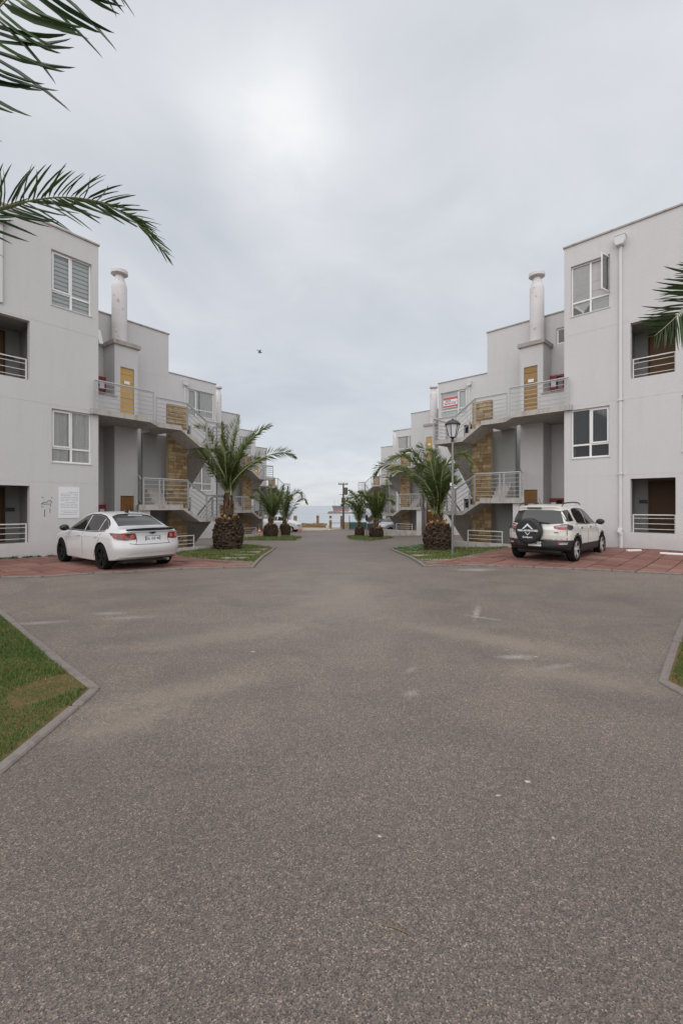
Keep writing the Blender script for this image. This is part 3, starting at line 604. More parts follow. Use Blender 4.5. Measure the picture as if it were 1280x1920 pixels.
    f = M(); f.extr([(0.002, 5.11), (1.80, 5.11), (1.80, 5.03), (2.10, 5.03), (2.10, 4.96), (3.28, 4.96), (3.26, 4.77), (2.25, 4.77), (1.92, 4.91), (0.002, 4.91)], 'y', -1.05, 0.15); f.box(0.003, 2.40, -1.74, -1.051, 4.91, 5.108); f.box(0.003, 1.418, -2.698, -1.742, 4.911, 5.107); f.box(-0.30, 0.0, 0.003, 0.149, 4.911, 5.109); f.box(2.62, 3.279, -1.90, -1.051, 4.771, 4.959)
    f.build('upper_landing', 'concrete', root)
    f = M(); f.extr([(3.28, 4.96)] + stairs_profile(3.28, 4.96, 4.30, 4.36, 4) + [(4.30, 4.165), (4.18, 4.165), (3.262, 4.77)], 'y', -0.98, 0.149); f.build('stair_flight', 'concrete', root)
    f = M(); f.box(4.302, 5.62, -0.95, 0.15, 4.165, 4.36); f.build('turning_slab', 'concrete', root)
    def flight_in(zt, zb, wt, wb, nn):
        pr = [(wt, zt)] + stairs_profile(wt, zt, wb, zb, nn) + [(wb, zb - .26)] + [(wt - .05, zt - .20), (wt, zt - .195)]
        f = M(); f.extr(pr, 'x', 4.425, 5.60); f.build('stair_flight', 'concrete', root)
    flight_in(4.358, 1.69, -0.952, -3.95, 15)
    f = M(); f.extr([(1.45, .15), (3.34, .15), (3.34, -1.74), (2.36, -1.74)], 'z', 1.47, 1.69); f.box(2.42, 5.60, -5.2, -3.96, 1.47, 1.688); f.build('middle_landing', 'concrete', root)
    f = M()
    for i in range(4): f.box(2.75, 3.38, -1.745, -1.10 - .16 * i, 1.6905 + .16 * i, 1.69 + .16 * (i + 1) - .0005)
    f.build('stair_flight', 'concrete', root)
    f = M(); f.extr([(3.342, 1.69)] + stairs_profile(3.342, 1.69, 4.28, 1.13, 4) + [(4.28, .95), (4.16, .95), (3.35, 1.47), (3.342, 1.47)], 'y', -0.98, 0.149); f.build('stair_flight', 'concrete', root)
    f = M(); f.box(4.282, 5.62, -0.95, 0.15, .95, 1.13); f.build('turning_slab', 'concrete', root)
    flight_in(1.128, -0.25, -0.952, -2.7, 8)
    f = M(); f.extr([(1.49, .04), (1.95, .04), (2.75, -1.73), (2.37, -1.73)], 'z', -2.2, 1.468); f.build('landing_pier', 'plaster', root) if opt.get('pier', True) else None
    # ---- wall closing the stair bay, a slit left open beside the cupboard
    f = M(); f.box(2.62, 3.90, -1.90, -1.75, -2.2, 4.7695); f.build('stair_wall', 'plaster_shaded', root)
    # ---- stone clad wall
    sw_ = M(); sw_.box(3.44, 4.36, -1.30, -1.13, -2.2, 6.10); so = sw_.build('stone_wall', 'mortar', root)
    if near:
        protos = []
        for i in range(6):
            q = MB(); j = lambda: random.uniform(-.035, .035); q.add([(x * .5 + j(), y, z * .5 + j()) for y in (-.5, .5) for (x, z) in ((-1, -1), (1, -1), (1, 1), (-1, 1))], [(0, 1, 2, 3), (7, 6, 5, 4), (0, 4, 5, 1), (1, 5, 6, 2), (2, 6, 7, 3), (3, 7, 4, 0)])
            t = q.build('stone', 'stone', None, bevel=0.06); protos.append(t.data); bpy.data.objects.remove(t)
    st_ = M(); z = -0.75
    while z < 6.08:
        hgt = min(random.uniform(.10, .185), 6.10 - z); x = 3.44
        if hgt < .05: break
        while x < 4.355:
            ln = random.uniform(.14, .40); ln = min(ln, 4.36 - x)
            if 4.36 - x - ln < .10: ln = 4.36 - x
            dp = random.uniform(.03, .055)
            if near:
                o = bpy.data.objects.new('stone', random.choice(protos)); col.objects.link(o); o.parent = so
                o.location = (x + ln / 2, k * (-1.13 + dp / 2 - .005), z + hgt / 2); o.scale = (ln - .012, dp + .01, hgt - .012); o.rotation_euler.y = random.choice((0, math.pi))
            else: st_.box(x + .006, x + ln - .006, -1.135, -1.13 + dp, z + .006, z + hgt - .006)
            x += ln
        z += hgt
    if not near: st_.build('stone_cladding', 'stone_joined', so)['kind'] = 'stuff'
    # ---- rails
    def rail(pts, h=1.0, bars=6, name='railing', mat='rail_metal', posts=True, postz=0.12):
        q = M(); q.tube([(p[0], p[1], p[2] + h) for p in pts], .029, 6)
        for i in range(bars):
            hh = .10 + (h - .16) * i / (bars - 1) if bars > 1 else h * .5; q.tube([(p[0], p[1], p[2] + hh) for p in pts], .0135, 5)
        o = q.build(name, mat, root, smooth=True)
        if posts:
            for p in pts:
                if len(p) > 3: continue
                pp = M(); pp.box(p[0] - .025, p[0] + .025, p[1] - .012, p[1] + .012, p[2] - postz, p[2] + h - .005); pp.build('post', mat, o)
        return o
    y = 0.175
    rail([(-0.20, y, 5.11), (2.02, y, 5.11)], 1.0, 6, postz=.2); pp = rail([(2.14, y, 4.97), (3.52, y, 4.97)], 0.97); rail([(3.54, y, 4.96), (4.46, y, 4.36)], .97, 5); rail([(4.50, y, 4.36), (5.60, y, 4.36), (5.60, -.9, 4.36)], .97)
    rail([(4.44, -0.97, 4.36), (4.44, -2.6, 2.92)], .9, 5, postz=0); rail([(5.58, -0.97, 4.36), (5.58, -2.6, 2.92)], .9, 5, postz=0)
    rail([(1.60, y, 1.69), (2.26, y, 1.69), (2.44, y, 1.69), (3.55, y, 1.69)], 1.02, 6); rail([(3.57, y, 1.67), (4.46, y, 1.13)], .97, 5); rail([(4.50, y, 1.13), (5.60, y, 1.13), (5.60, -.9, 1.13)], .97)
    rail([(1.50, y - .03, 1.69), (2.36, -1.62, 1.95)], 1.02, 6, posts=False)
    rail([(4.44, -0.97, 1.13), (4.44, -2.5, 0.0)], .9, 5, postz=0); rail([(5.58, -0.97, 1.13), (5.58, -2.5, 0.0)], .9, 5, postz=0)
    # ---- rainwater pipe
    if opt.get('pipe'):
        pu, pz0 = opt['pipe']; q = M(); q.box(pu - .046, pu + .046, .003, .085, pz0, 10.35); dp = q.build('downpipe', 'pipe_white', root, bevel=.012)
        q = M(); q.extr([(pu - .10, 10.35), (pu + .10, 10.35), (pu + .16, 10.45), (pu + .16, 10.66), (pu - .16, 10.66), (pu - .16, 10.45)], 'y', .003, .23); q.box(pu - .175, pu + .175, .002, .245, 10.66, 10.69); q.build('hopper', 'pipe_white', dp, bevel=.006)
        if pz0 < 1:
            q = M()
            for zz in (5.0, 2.45): q.box(pu - .075, pu + .075, .002, .11, zz, zz + .05)
            q.tube([(pu, .06, pz0 + .02), (pu + .03, .10, pz0 - .09), (pu - .02, .07, pz0 - .18)], [.09, .085, .08], 8); q.tube([(pu - .02, .07, pz0 - .18), (pu - .02, .07, pz0 - .75)], .06, 10); q.build('pipe_joints', 'pipe_white', dp)['kind'] = 'stuff'
    return root
PL, PR = (-8.75, 16.4), (8.35, 17.08)
bL = block(PL, UL, 1, 0.0, 'nearest white apartment block on the left with the paper notice on its wall', dict(styles=('curtain', 'zebra'), pipe=(-2.93, 7.92), open_small=True))
bR = block(PR, UR, -1, 0.28, 'nearest white apartment block on the right behind the cream car with an open top window', dict(styles=('venetian', 'paper'), pipe=(-1.86, 0.55), open=True, door='wood_weathered'))
block((-8.75 - 0.53, 33.7), UL, 1, -0.38, 'second white apartment block on the left with a wide curtained window beyond the first stairs', dict(near=False, win=(-2.36, -.2), lwin=(-2.0, -.3), styles=('sheer', 'curtain'), split=.33, pipe=(-2.62, -.5)))
block((8.35 - 1.05, 34.4), UR, -1, -0.15, 'second white apartment block on the right with the sale banner in its wide window', dict(near=False, win=(-2.36, -.2), lwin=(-2.0, -.3), styles=('roller', 'roller'), split=.33, pipe=(-2.62, -.5)))
block((-8.75 - 1.06, 51.0), UL, 1, -1.05, 'farthest white apartment block on the left towards the sea mostly behind the palms', dict(near=False, win=(-2.36, -.2), lwin=(-2.0, -.3), styles=('roller', 'curtain'), split=.33))
block((8.35 - 2.15, 51.7), UR, -1, -0.85, 'farthest white apartment block on the right towards the sea behind the palm crowns', dict(near=False, win=(-2.36, -.2), lwin=(-2.0, -.3), styles=('roller', 'curtain'), split=.33))
def frame(root):
    return root.matrix_basis.copy()
def loc_of(base, ang, side, dz, u, w, z):
    k = 1 if side < 0 else -1
    return Matrix.Translation((base[0], base[1], dz)) @ Matrix.Rotation(ang, 4, 'Z') @ Vector((u, k * w, z))

# ------------------------------------------------------------------ low walls under the stairs, with their guard rails
def low_wall(base, ang, side, dz, label, top=-0.13):
    k = 1 if side < 0 else -1
    root = thing('low_wall', label, 'low wall', (base[0], base[1], dz), ang, 'low walls along the foot of the stairs')
    m = MB(k); m.box(1.75, 5.9, -0.20, -0.04, -1.4, top); m.build('wall', 'concrete', root, bevel=0.012)
    m = MB(k); t = top + .48; m.box(2.45, 4.05, -.14, -.105, t, t + .035)
    for i in range(2): m.box(2.485, 4.015, -.129, -.115, top + .14 + .15 * i, top + .16 + .15 * i)
    r = m.build('guard_rail', 'rail_white', root)
    for x in (2.45, 4.015):
        m = MB(k); m.box(x, x + .035, -.141, -.104, top, t - .001); m.build('post', 'rail_white', r)
low_wall(PL, UL, 1, 0.0, 'low concrete wall with white guard rail behind the big left palm'); low_wall(PR, UR, -1, 0.20, 'low concrete wall with white guard rail behind the street lamp')
low_wall((-9.28, 33.7), UL, 1, -0.50, 'low concrete wall with white rail at the second left stairs beyond the big palm'); low_wall((7.30, 34.4), UR, -1, -0.20, 'low concrete wall with white rail behind the second right palm')

# ------------------------------------------------------------------ red paved parking
def clip(poly, p, n):
    out = []
    for i in range(len(poly)):
        a, b = poly[i], poly[(i + 1) % len(poly)]; da = (a[0] - p[0]) * n[0] + (a[1] - p[1]) * n[1]; db = (b[0] - p[0]) * n[0] + (b[1] - p[1]) * n[1]
        if da >= 0: out.append(a)
        if (da >= 0) != (db >= 0): t = da / (da - db); out.append((a[0] + (b[0] - a[0]) * t, a[1] + (b[1] - a[1]) * t))
    return out
def area(p): return abs(sum(p[i][0] * p[(i + 1) % len(p)][1] - p[(i + 1) % len(p)][0] * p[i][1] for i in range(len(p)))) / 2
def paving(poly, base, ang, size):
    root = sheet('parking_paving', poly, 0.006, 'soil', 0.8, 0.0)
    c, s_ = math.cos(ang), math.sin(ang)
    loc = [((x - base[0]) * c + (y - base[1]) * s_, -(x - base[0]) * s_ + (y - base[1]) * c) for x, y in poly]
    i0, i1 = math.floor(min(p[0] for p in loc) / size), math.ceil(max(p[0] for p in loc) / size); j0, j1 = math.floor(min(p[1] for p in loc) / size), math.ceil(max(p[1] for p in loc) / size)
    full = None; g = 0.013
    for i in range(i0, i1):
        for j in range(j0, j1):
            q = loc
            for p, n in (((i * size + g, 0), (1, 0)), (((i + 1) * size - g, 0), (-1, 0)), ((0, j * size + g), (0, 1)), ((0, (j + 1) * size - g), (0, -1))):
                q = clip(q, p, n)
                if len(q) < 3: break
            if len(q) < 3 or area(q) < 0.02: continue
            cx, cy = (i + .5) * size, (j + .5) * size; wx, wy = base[0] + cx * c - cy * s_, base[1] + cx * s_ + cy * c
            h = random.uniform(-.007, .010)
            is_full = area(q) > (size - 2 * g) ** 2 * 0.999
            if is_full and full: me = full; o = bpy.data.objects.new('paving_slab', me); col.objects.link(o); o.parent = root
            else:
                m = MB(); m.extr([(x - cx, y - cy) for x, y in q], 'z', -0.05, 0.034); o = m.build('paving_slab', 'paver_red', root, bevel=0.006)
                if is_full: full = o.data
            e = 0.25; gx = (gz(wx + e, wy) - gz(wx - e, wy)) / (2 * e); gy = (gz(wx, wy + e) - gz(wx, wy - e)) / (2 * e)
            o.matrix_basis = Matrix.Translation((wx, wy, gz(wx, wy) + h)) @ Vector((0, 0, 1)).rotation_difference(Vector((-gx, -gy, 1)).normalized()).to_matrix().to_4x4() @ Matrix.Rotation(ang, 4, 'Z') @ Matrix.Rotation(random.uniform(-.006, .006), 4, 'X')
    return root
EL = [P2(-230, 1098), P2(-60, 1088.5), P2(0, 1085), P2(80, 1083), P2(175, 1076.5), P2(340, 1068.5), P2(420, 1066), P2(476, 1065)]
KL = [P2(476, 1065), P2(518, 1027.5)]
BL_ = [P2(476, 1058), P2(431, 1055.5), P2(397, 1053), P2(339, 1045.5), P2(275, 1039)]
ER = [P2(793, 1063.5), P2(838, 1062), P2(867, 1061.2), P2(960, 1063.5), P2(1000, 1065.5), P2(1192, 1074), P2(1280, 1079), P2(1500, 1092)]
KR = [P2(731, 1030), P2(784, 1057), P2(793, 1063.5)]
BR_ = [P2(790, 1056), P2(845, 1052), P2(859, 1048.5), P2(953, 1028.5), P2(975, 1024)]
paving(inset(EL, 0.07) + [P2(470, 1060)] + BL_ + [(-8.6, 16.6), (-12.6, 11.5)], PL, UL, 0.55)
paving(inset(ER, 0.07)[::-1] + [P2(800, 1057)] + BR_ + [(8.3, 17.1), (12.6, 13.4)], PR, UR, 0.55)
kerb(EL, 0.07, 0.04); kerb(ER, 0.07, 0.04); kerb(KL, 0.10, 0.06); kerb(KR, 0.10, 0.06)
kerb([(x, y) for x, y in BL_][::-1], 0.07, 0.055); kerb(BR_[::-1], 0.07, 0.055)
kerb([P2(518, 1027.5), P2(456, 1021.0)], 0.09, 0.05); kerb([P2(812, 1018), P2(731, 1030)], 0.09, 0.05)
GL1 = [P2(514, 1028), P2(479, 1056)] + BL_[:4] + [P2(330, 1040), P2(340, 1036), P2(401, 1028), P2(457, 1021.5)]
GR1 = [P2(735, 1030), P2(785, 1055.5)] + BR_[:4] + [P2(951, 1028), P2(849, 1023), P2(812, 1018.5)]
sheet('lawn', GL1, 0.025, 'soil', 0.7, 0.1); sheet('lawn', GR1, 0.025, 'soil', 0.7, 0.1)
grass('grass', 'short green lawn round the big left palm, worn brown at its far corner', GL1, 15000, (0.03, 0.08), 0.22, 0.02, 0.010, bare=lambda x, y: -0.9 if x > -3.4 and y > 15.5 else 0)
grass('grass', 'short green lawn round the street lamp and the big right palm', GR1, 15000, (0.03, 0.08), 0.26, 0.02, 0.010)
GL2 = [P2(566, 1008), P2(556, 1013.5), P2(450, 1013), P2(470, 1008.5), P2(520, 1004.5)]; GR2 = [P2(650, 1006.5), P2(655, 1012), P2(688, 1015), P2(737, 1008.5), P2(668, 1004.5)]
for G in (GL2, GR2): sheet('lawn', G, 0.025, 'soil', 1.0, 0.1)
kerb([P2(557, 1014), P2(567, 1008)], .1, .05); kerb([P2(650, 1006.5), P2(655, 1012.5), P2(690, 1015.5)], .1, .05)
grass('grass', 'distant grass patch under the two small left palms', GL2, 5000, (0.06, 0.12), 0.6, 0.02, 0.022); grass('grass', 'distant grass patch under the two small right palms', GR2, 5000, (0.06, 0.12), 0.6, 0.02, 0.022)
for px, py, w, d, rz in ((482, 1031.5, .85, .34, .10), (468, 1037, .8, .34, .06), (456, 1043, .75, .36, .04), (439, 1048.5, .8, .36, .02), (776, 1037, .62, .3, -.1), (789, 1043.5, .66, .32, -.06), (812, 1052, .95, .34, .02), (542, 1010, .8, .6, 0)):
    p = at(px, py); m = MB(); m.box(-w / 2, w / 2, -d / 2, d / 2, -.05, .055); o = m.build('stepping_slab', 'slab_concrete', None, bevel=.01); o.location = (p.x, p.y, p.z); o.rotation_euler = (-.03, 0, rz)
    side = 'left' if px < 640 else 'right'
    tag(o, {482: 'stepping slab of the left lawn farthest up by the worn brown corner', 468: 'second stepping slab from the far corner of the left lawn', 456: 'third stepping slab from the far corner of the left lawn', 439: 'stepping slab of the left lawn closest to the red paving', 776: 'stepping slab of the right lawn next to the green hose', 789: 'middle stepping slab of the right lawn', 812: 'long stepping slab of the right lawn beside the red paving', 542: 'lone concrete slab in the distant left grass patch'}[px], 'slab', 'concrete stepping slabs in the lawns')

# weeds along the foot of the left wall and in the joints
V = []; Fc = []
def sprig(x, y, z, n, hh):
    for _ in range(n):
        a = random.uniform(0, 6.283); l = hh * random.uniform(.5, 1.2); w = l * .12; o = len(V); dx, dy = math.cos(a), math.sin(a)
        V.extend([(x - dy * w, y + dx * w, z), (x + dy * w, y - dx * w, z), (x + dx * l * .7 + dy * w, y + dy * l * .7 - dx * w, z + l * .6), (x + dx * l, y + dy * l, z + l * .7)]); Fc.append((o, o + 1, o + 2, o + 3))
for i in range(70):
    u = random.uniform(-3.2, -1.0); w_ = abs(random.gauss(0.05, .10)); p = loc_of(PL, UL, 1, 0, u, w_, 0); sprig(p.x, p.y, gz(p.x, p.y) + .02, random.randint(5, 12), random.uniform(.04, .11))
for i in range(160):
    L_ = random.choice((0, 1)); base, an, sd_ = ((PL, UL, 1), (PR, UR, -1))[L_]; u = round(random.uniform(-6, 1) / .55) * .55 + random.gauss(0, .02); w_ = random.uniform(.3, 5.5)
    if random.random() < .45: u = random.uniform(-6, 1); w_ = round(w_ / .55) * .55
    p = loc_of(base, an, sd_, 0, u, w_, 0)
    if p.y > 10.2: sprig(p.x, p.y, gz(p.x, p.y) + .02, random.randint(2, 5), random.uniform(.02, .05))
for i in range(130):
    E_ = random.choice((EL, ER)); j = random.randrange(len(E_) - 1); a, b = Vector(E_[j]), Vector(E_[j + 1]); q = a.lerp(b, random.random()); sprig(q.x, q.y + .02, gz(q.x, q.y) + .01, random.randint(2, 5), random.uniform(.02, .05))
me = bpy.data.meshes.new('weeds'); me.from_pydata(V, [], Fc); o = link_mesh('weeds', me, None, 'weed'); tag(o, 'small weeds in the joints of the red paving and along the left wall', None, None, 'stuff')

# ------------------------------------------------------------------ palms
def spline(pts, n):
    P = [Vector(p) for p in pts]; P = [P[0] * 2 - P[1]] + P + [P[-1] * 2 - P[-2]]; out = []; segs = len(P) - 3
    for i in range(n + 1):
        t = i / n * segs; k = min(int(t), segs - 1); t -= k; a, b, c, d = P[k:k + 4]
        out.append(0.5 * ((2 * b) + (c - a) * t + (2 * a - 5 * b + 4 * c - d) * t * t + (3 * b - a - 3 * c + d) * t ** 3))
    # even spacing
    L = [0.0]
    for a, b in zip(out[:-1], out[1:]): L.append(L[-1] + (b - a).length)
    res = []; j = 0
    for i in range(n + 1):
        s = L[-1] * i / n
        while j < n - 1 and L[j + 1] < s: j += 1
        f = (s - L[j]) / max(1e-6, L[j + 1] - L[j]); res.append(out[j].lerp(out[j + 1], f))
    return res, L[-1]
LEAF = None
def leaf_mesh():
    global LEAF
    if LEAF is None:
        m = MB(); prof = [(0, .006), (.12, .034), (.45, .040), (.75, .030), (.93, .014), (1.0, .001)]; vs = []; fs = []
        for y, w in prof: z = -.10 * y * y; vs += [(-w, y, z + w * .55), (0, y, z), (w, y, z + w * .55)]
        for i in range(len(prof) - 1):
            for q in (0, 1): a = i * 3 + q; fs.append((a, a + 1, a + 4, a + 3))
        m.add(vs, fs); o = m.build('leaflet', 'leaflet_green', None, smooth='all', recalc=False); LEAF = o.data; bpy.data.objects.remove(o)
    return LEAF
def frond(parent, pts, llen, pairs=46, twist=0.0, start=0.16, lw=0.03, single=False, fwd=(0.42, 1.0), vee=0.42, rr=0.022, bothlen=(1, 1), drop=0.12, up_hint=None, spread=0.42):
    "an arching rachis with two rows of narrow leaflets set in a V"
    path, L = spline(pts, 40)
    m = MB(); m.tube(path, [rr * (1 - .82 * i / 40) for i in range(41)], 5)
    o = m.build('frond', ['rachis', 'frond_green'], parent, smooth='all'); vs = []; fs = []
    for i in range(pairs):
        t = start + (1 - start) * (i + .5) / pairs; k = t * 40; j = min(39, int(k)); p = path[j].lerp(path[j + 1], k - j); T = (path[j + 1] - path[j]).normalized()
        ref = Vector(up_hint) if up_hint else Vector((0, 0, 1))
        S = T.cross(ref)
        if S.length < .15: S = T.cross(Vector((.3, 1, 0)))
        S.normalize(); N = S.cross(T).normalized(); rot = Matrix.Rotation(twist, 3, T); S = rot @ S; N = rot @ N
        q = (t - start) / (1 - start); ln = llen * (math.sin(math.pi * (0.11 + 0.80 * q)) ** .7) * (1.0 if q < .85 else 1 - (q - .85) * 1.6)
        for sgn, bl in ((1, bothlen[0]), (-1, bothlen[1])):
            f = fwd[0] + (fwd[1] - fwd[0]) * q ** 1.5 + random.uniform(-.10, .10); v = vee + random.choice((-1, 1)) * random.uniform(.15, 1) * spread
            D = (S * sgn * math.cos(f) * math.cos(v) + N * math.cos(f) * math.sin(v) + T * math.sin(f)).normalized(); l = ln * bl * random.uniform(.88, 1.1)
            D = (D - Vector((0, 0, drop)) * random.uniform(.5, 1.5)).normalized()
            if single:
                ob = bpy.data.objects.new('leaflet', leaf_mesh()); col.objects.link(ob); ob.parent = o
                Y = D; X = T.cross(Y).normalized() * sgn; Z = X.cross(Y).normalized()
                if Z.dot(N) < 0: X = -X; Z = -Z
                r3 = Matrix((X, Y, Z)).transposed() @ Matrix.Rotation(random.uniform(-.5, .5), 3, 'Y'); ob.matrix_basis = Matrix.Translation(p) @ r3.to_4x4() @ Matrix.Diagonal((l * lw / .03, l, l, 1))
            else:
                W = T.cross(D).normalized().lerp(N, random.uniform(0, .5)).normalized() * lw * .5 * random.uniform(.8, 1.2); b = len(vs); e = p + D * l - Vector((0, 0, l * l * .12))
                vs += [tuple(p), tuple(p + D * l * .42 + W), tuple(e), tuple(p + D * l * .42 - W)]; fs.append((b, b + 1, b + 2, b + 3))
    if not single:
        me = o.data; bm = bmesh.new(); bm.from_mesh(me); vv = [bm.verts.new(v) for v in vs]
        for f in fs: bm.faces.new([vv[i] for i in f]).material_index = 1
        bm.to_mesh(me); bm.free()
    return o
def palm(label, base_px, half, bulb_top, crown_px, fronds, llen, group, extra=4, seed=1, depth=None, stubs=150):
    llen *= 1.26; extra += (2 if half > 20 else 0); random.seed(seed); b = at(*base_px); k = F / b.y
    root = thing('palm_tree', label, 'palm tree', (b.x, b.y, b.z), random.uniform(-.0, .0), group)
    r = half / k; hb = (base_px[1] - bulb_top) / k; hc = (base_px[1] - crown_px[1]) / k; cx = (crown_px[0] - base_px[0]) / k; nr = r * .38
    prof = [(r * .86, -.06), (r * .95, hb * .14), (r, hb * .34), (r * .95, hb * .56), (r * .78, hb * .80), (r * .52, hb * .97), (nr, hb * 1.05), (nr * .8, hc), (nr * .5, hc + .12)]
    m = MB(); m.lathe((0, 0, 0), prof, 22); tr = m.build('trunk', 'stub_brown', root, smooth=True)
    def rad(z):
        for (r0, z0), (r1, z1) in zip(prof[:-1], prof[1:]):
            if z0 <= z <= z1: return r0 + (r1 - r0) * (z - z0) / (z1 - z0)
        return nr * .6
    m = MB()
    rows = 15; 
    for i in range(rows):
        z = hb * (i + .2) / rows * 1.02
        n = max(7, int(2 * math.pi * rad(z) / (r * .30)))
        for j in range(n):
            a = (j + .5 * (i % 2)) * 2 * math.pi / n + random.uniform(-.12, .12); q = rad(z); sw = r * .17 * random.uniform(.7, 1.2); out = r * random.uniform(.07, .20); up = r * random.uniform(.10, .34) * (1 if i > 2 else random.uniform(-.6, 1))
            c, s_ = math.cos(a), math.sin(a); P = lambda d, t, h: (c * d - s_ * t, s_ * d + c * t, h)
            m.add([P(q * .9, -sw, z - sw * .5), P(q * .9, sw, z - sw * .5), P(q * .9, 0, z + sw), P(q + out, -sw * .5, z + up * .8), P(q + out, sw * .5, z + up * .8), P(q + out * .6, 0, z + up + sw * .3)], [(0, 1, 4, 3), (1, 2, 5, 4), (2, 0, 3, 5), (3, 4, 5)], 1 if z > hb * random.uniform(.80, 1.05) else 0)
    for i in range(60):
        z = hb + (hc - hb) * random.random(); a = random.uniform(0, 6.283); q = rad(z); h = r * random.uniform(.2, .5); sw = r * .07; c, s_ = math.cos(a), math.sin(a); P = lambda d, t, hh: (c * d - s_ * t, s_ * d + c * t, hh)
        m.add([P(q * .8, -sw, z), P(q * .8, sw, z), P(q + r * .14, sw * .5, z + h), P(q + r * .14, -sw * .5, z + h)], [(0, 1, 2, 3)], 1 if random.random() < .6 else 0)
    m.build('cut_stubs', ['stub_brown', 'stub_fresh'], root, recalc=False)['kind'] = 'stuff'
    C = Vector((cx, 0, hc - .05))
    for i, f in enumerate(fronds):
        dy = f[0]; pts = f[1]; n = len(pts); P = [C + Vector((random.uniform(-.6, .6) * nr + (f[1][0][0] - crown_px[0]) / k * .25, random.uniform(-.6, .6) * nr, 0))]
        for j, (x, y) in enumerate(pts): P.append(Vector(((x - base_px[0]) / k, dy * (j + 1) / n, (base_px[1] - y) / k)))
        frond(root, P, llen, 100, random.choice((-1, 1)) * random.uniform(.35, 1.05), .10, llen * .085, rr=.032 * llen / .45)
    for i in range(extra):
        a = random.uniform(0, 6.283); R0 = llen * 2.6 * random.uniform(.7, 1.1); h = llen * random.uniform(2.4, 3.9); d = Vector((math.cos(a) * .45, math.sin(a), 0))
        frond(root, [C, C + d * R0 * .25 + Vector((0, 0, h * .45)), C + d * R0 * .6 + Vector((0, 0, h * .85)), C + d * R0 + Vector((0, 0, h * random.uniform(.9, 1.02)))], llen, 90, random.uniform(-.9, .9), .10, llen * .085, rr=.03)
    return root
GP = 'pineapple palms on the lawns along the road'
palm('big palm on the left lawn with one long frond reaching towards the road', (428, 1031), 26, 967, (428, 928), [
    (-.3, [(410, 890), (375, 848), (350, 822), (331, 816)]), (.4, [(415, 880), (396, 832), (380, 805), (361, 797)]), (.2, [(421, 880), (415, 835), (413, 793)]), (-.5, [(430, 870), (438, 820), (451, 787)]),
    (.5, [(434, 880), (452, 838), (471, 812)]), (.1, [(436, 875), (462, 832), (487, 808), (507, 797)]), (-.4, [(440, 900), (470, 872), (505, 855), (535, 850), (555, 859)]), (-.9, [(427, 885), (428, 850), (425, 825)]),
    (-.8, [(422, 890), (408, 862), (399, 838)]), (-.8, [(435, 890), (452, 862), (466, 842)]), (.8, [(428, 880), (432, 840), (436, 806)]), (-.6, [(416, 905), (402, 885), (393, 862), (385, 850)]), (.6, [(440, 890), (462, 868), (482, 858)])], .46, GP, 2, 11)
palm('big palm on the right lawn with drooping fronds beside the street lamp', (820, 1033), 25, 980, (822, 966), [
    (-.5, [(807, 955), (783, 908), (764, 890), (746, 885), (730, 890), (724, 912)]), (.1, [(806, 945), (789, 906), (764, 876), (734, 871), (712, 875), (701, 893)]), (.5, [(804, 900), (775, 862), (754, 853), (732, 860)]), (.2, [(810, 900), (791, 868), (775, 846), (757, 846)]),
    (-.3, [(812, 900), (806, 870), (796, 845), (782, 836)]), (-.6, [(815, 900), (812, 865), (805, 849), (798, 856)]), (.3, [(820, 900), (819, 865), (815, 844)]), (.1, [(828, 905), (836, 872), (848, 855), (862, 848), (875, 856), (883, 882)]),
    (-.5, [(830, 930), (839, 895), (849, 876)]), (-.8, [(818, 930), (808, 895), (800, 870)]), (-.8, [(823, 925), (822, 895), (825, 868)]), (-.7, [(812, 935), (795, 908), (778, 893), (764, 896)]), (.7, [(824, 915), (828, 885), (826, 862)])], .46, GP, 2, 12)
palm('nearer of the two small palms in the distant left grass patch', (508, 1008), 13.5, 984, (510, 973), [
    (0, [(501, 942), (488, 922), (476, 918)]), (-.3, [(500, 955), (487, 936), (472, 932)]), (.3, [(507, 945), (506, 909)]), (0, [(514, 945), (519, 914)]), (.4, [(517, 945), (529, 911)]), (-.3, [(520, 950), (532, 936), (541, 930), (547, 936)]), (-.5, [(508, 950), (511, 925)]), (-.5, [(503, 958), (497, 942), (491, 940)]), (.5, [(513, 950), (513, 920)])], .50, GP, 2, 13)
palm('smaller palm leaning out over the road behind the left grass patch', (534, 1003), 10, 983, (535, 977), [
    (0, [(535, 945), (539, 913)]), (0, [(541, 945), (553, 924), (564, 925), (566, 931)]), (-.3, [(544, 962), (556, 941), (568, 934), (576, 944)]), (.3, [(530, 945), (528, 918)]), (.3, [(529, 950), (519, 930), (512, 928)]), (-.3, [(537, 950), (545, 930)])], .50, GP, 2, 14)
palm('nearer of the two small palms in the distant right grass patch beside the sign post', (705, 1010), 12.5, 988, (706, 977), [
    (0, [(700, 955), (693, 938), (680, 927), (668, 930)]), (-.4, [(694, 955), (675, 939), (659, 933), (644, 941)]), (.3, [(704, 950), (703, 924)]), (0, [(709, 950), (711, 925)]), (-.2, [(712, 955), (721, 939), (731, 935), (737, 945)]), (.4, [(712, 950), (719, 926)]), (-.5, [(703, 955), (698, 935), (690, 932)]), (.4, [(698, 950), (686, 930), (674, 922)]), (-.5, [(708, 955), (707, 935)])], .54, GP, 2, 15)
palm('smaller palm in front of the green container at the far right', (674, 1006), 8.5, 988, (673, 981), [
    (0, [(667, 965), (660, 950), (650, 944), (641, 947)]), (0, [(672, 955), (665, 930), (655, 920)]), (.3, [(675, 955), (679, 930)]), (-.3, [(677, 960), (685, 948), (692, 950)]), (-.3, [(670, 960), (662, 945), (656, 940)])], .50, GP, 2, 16)

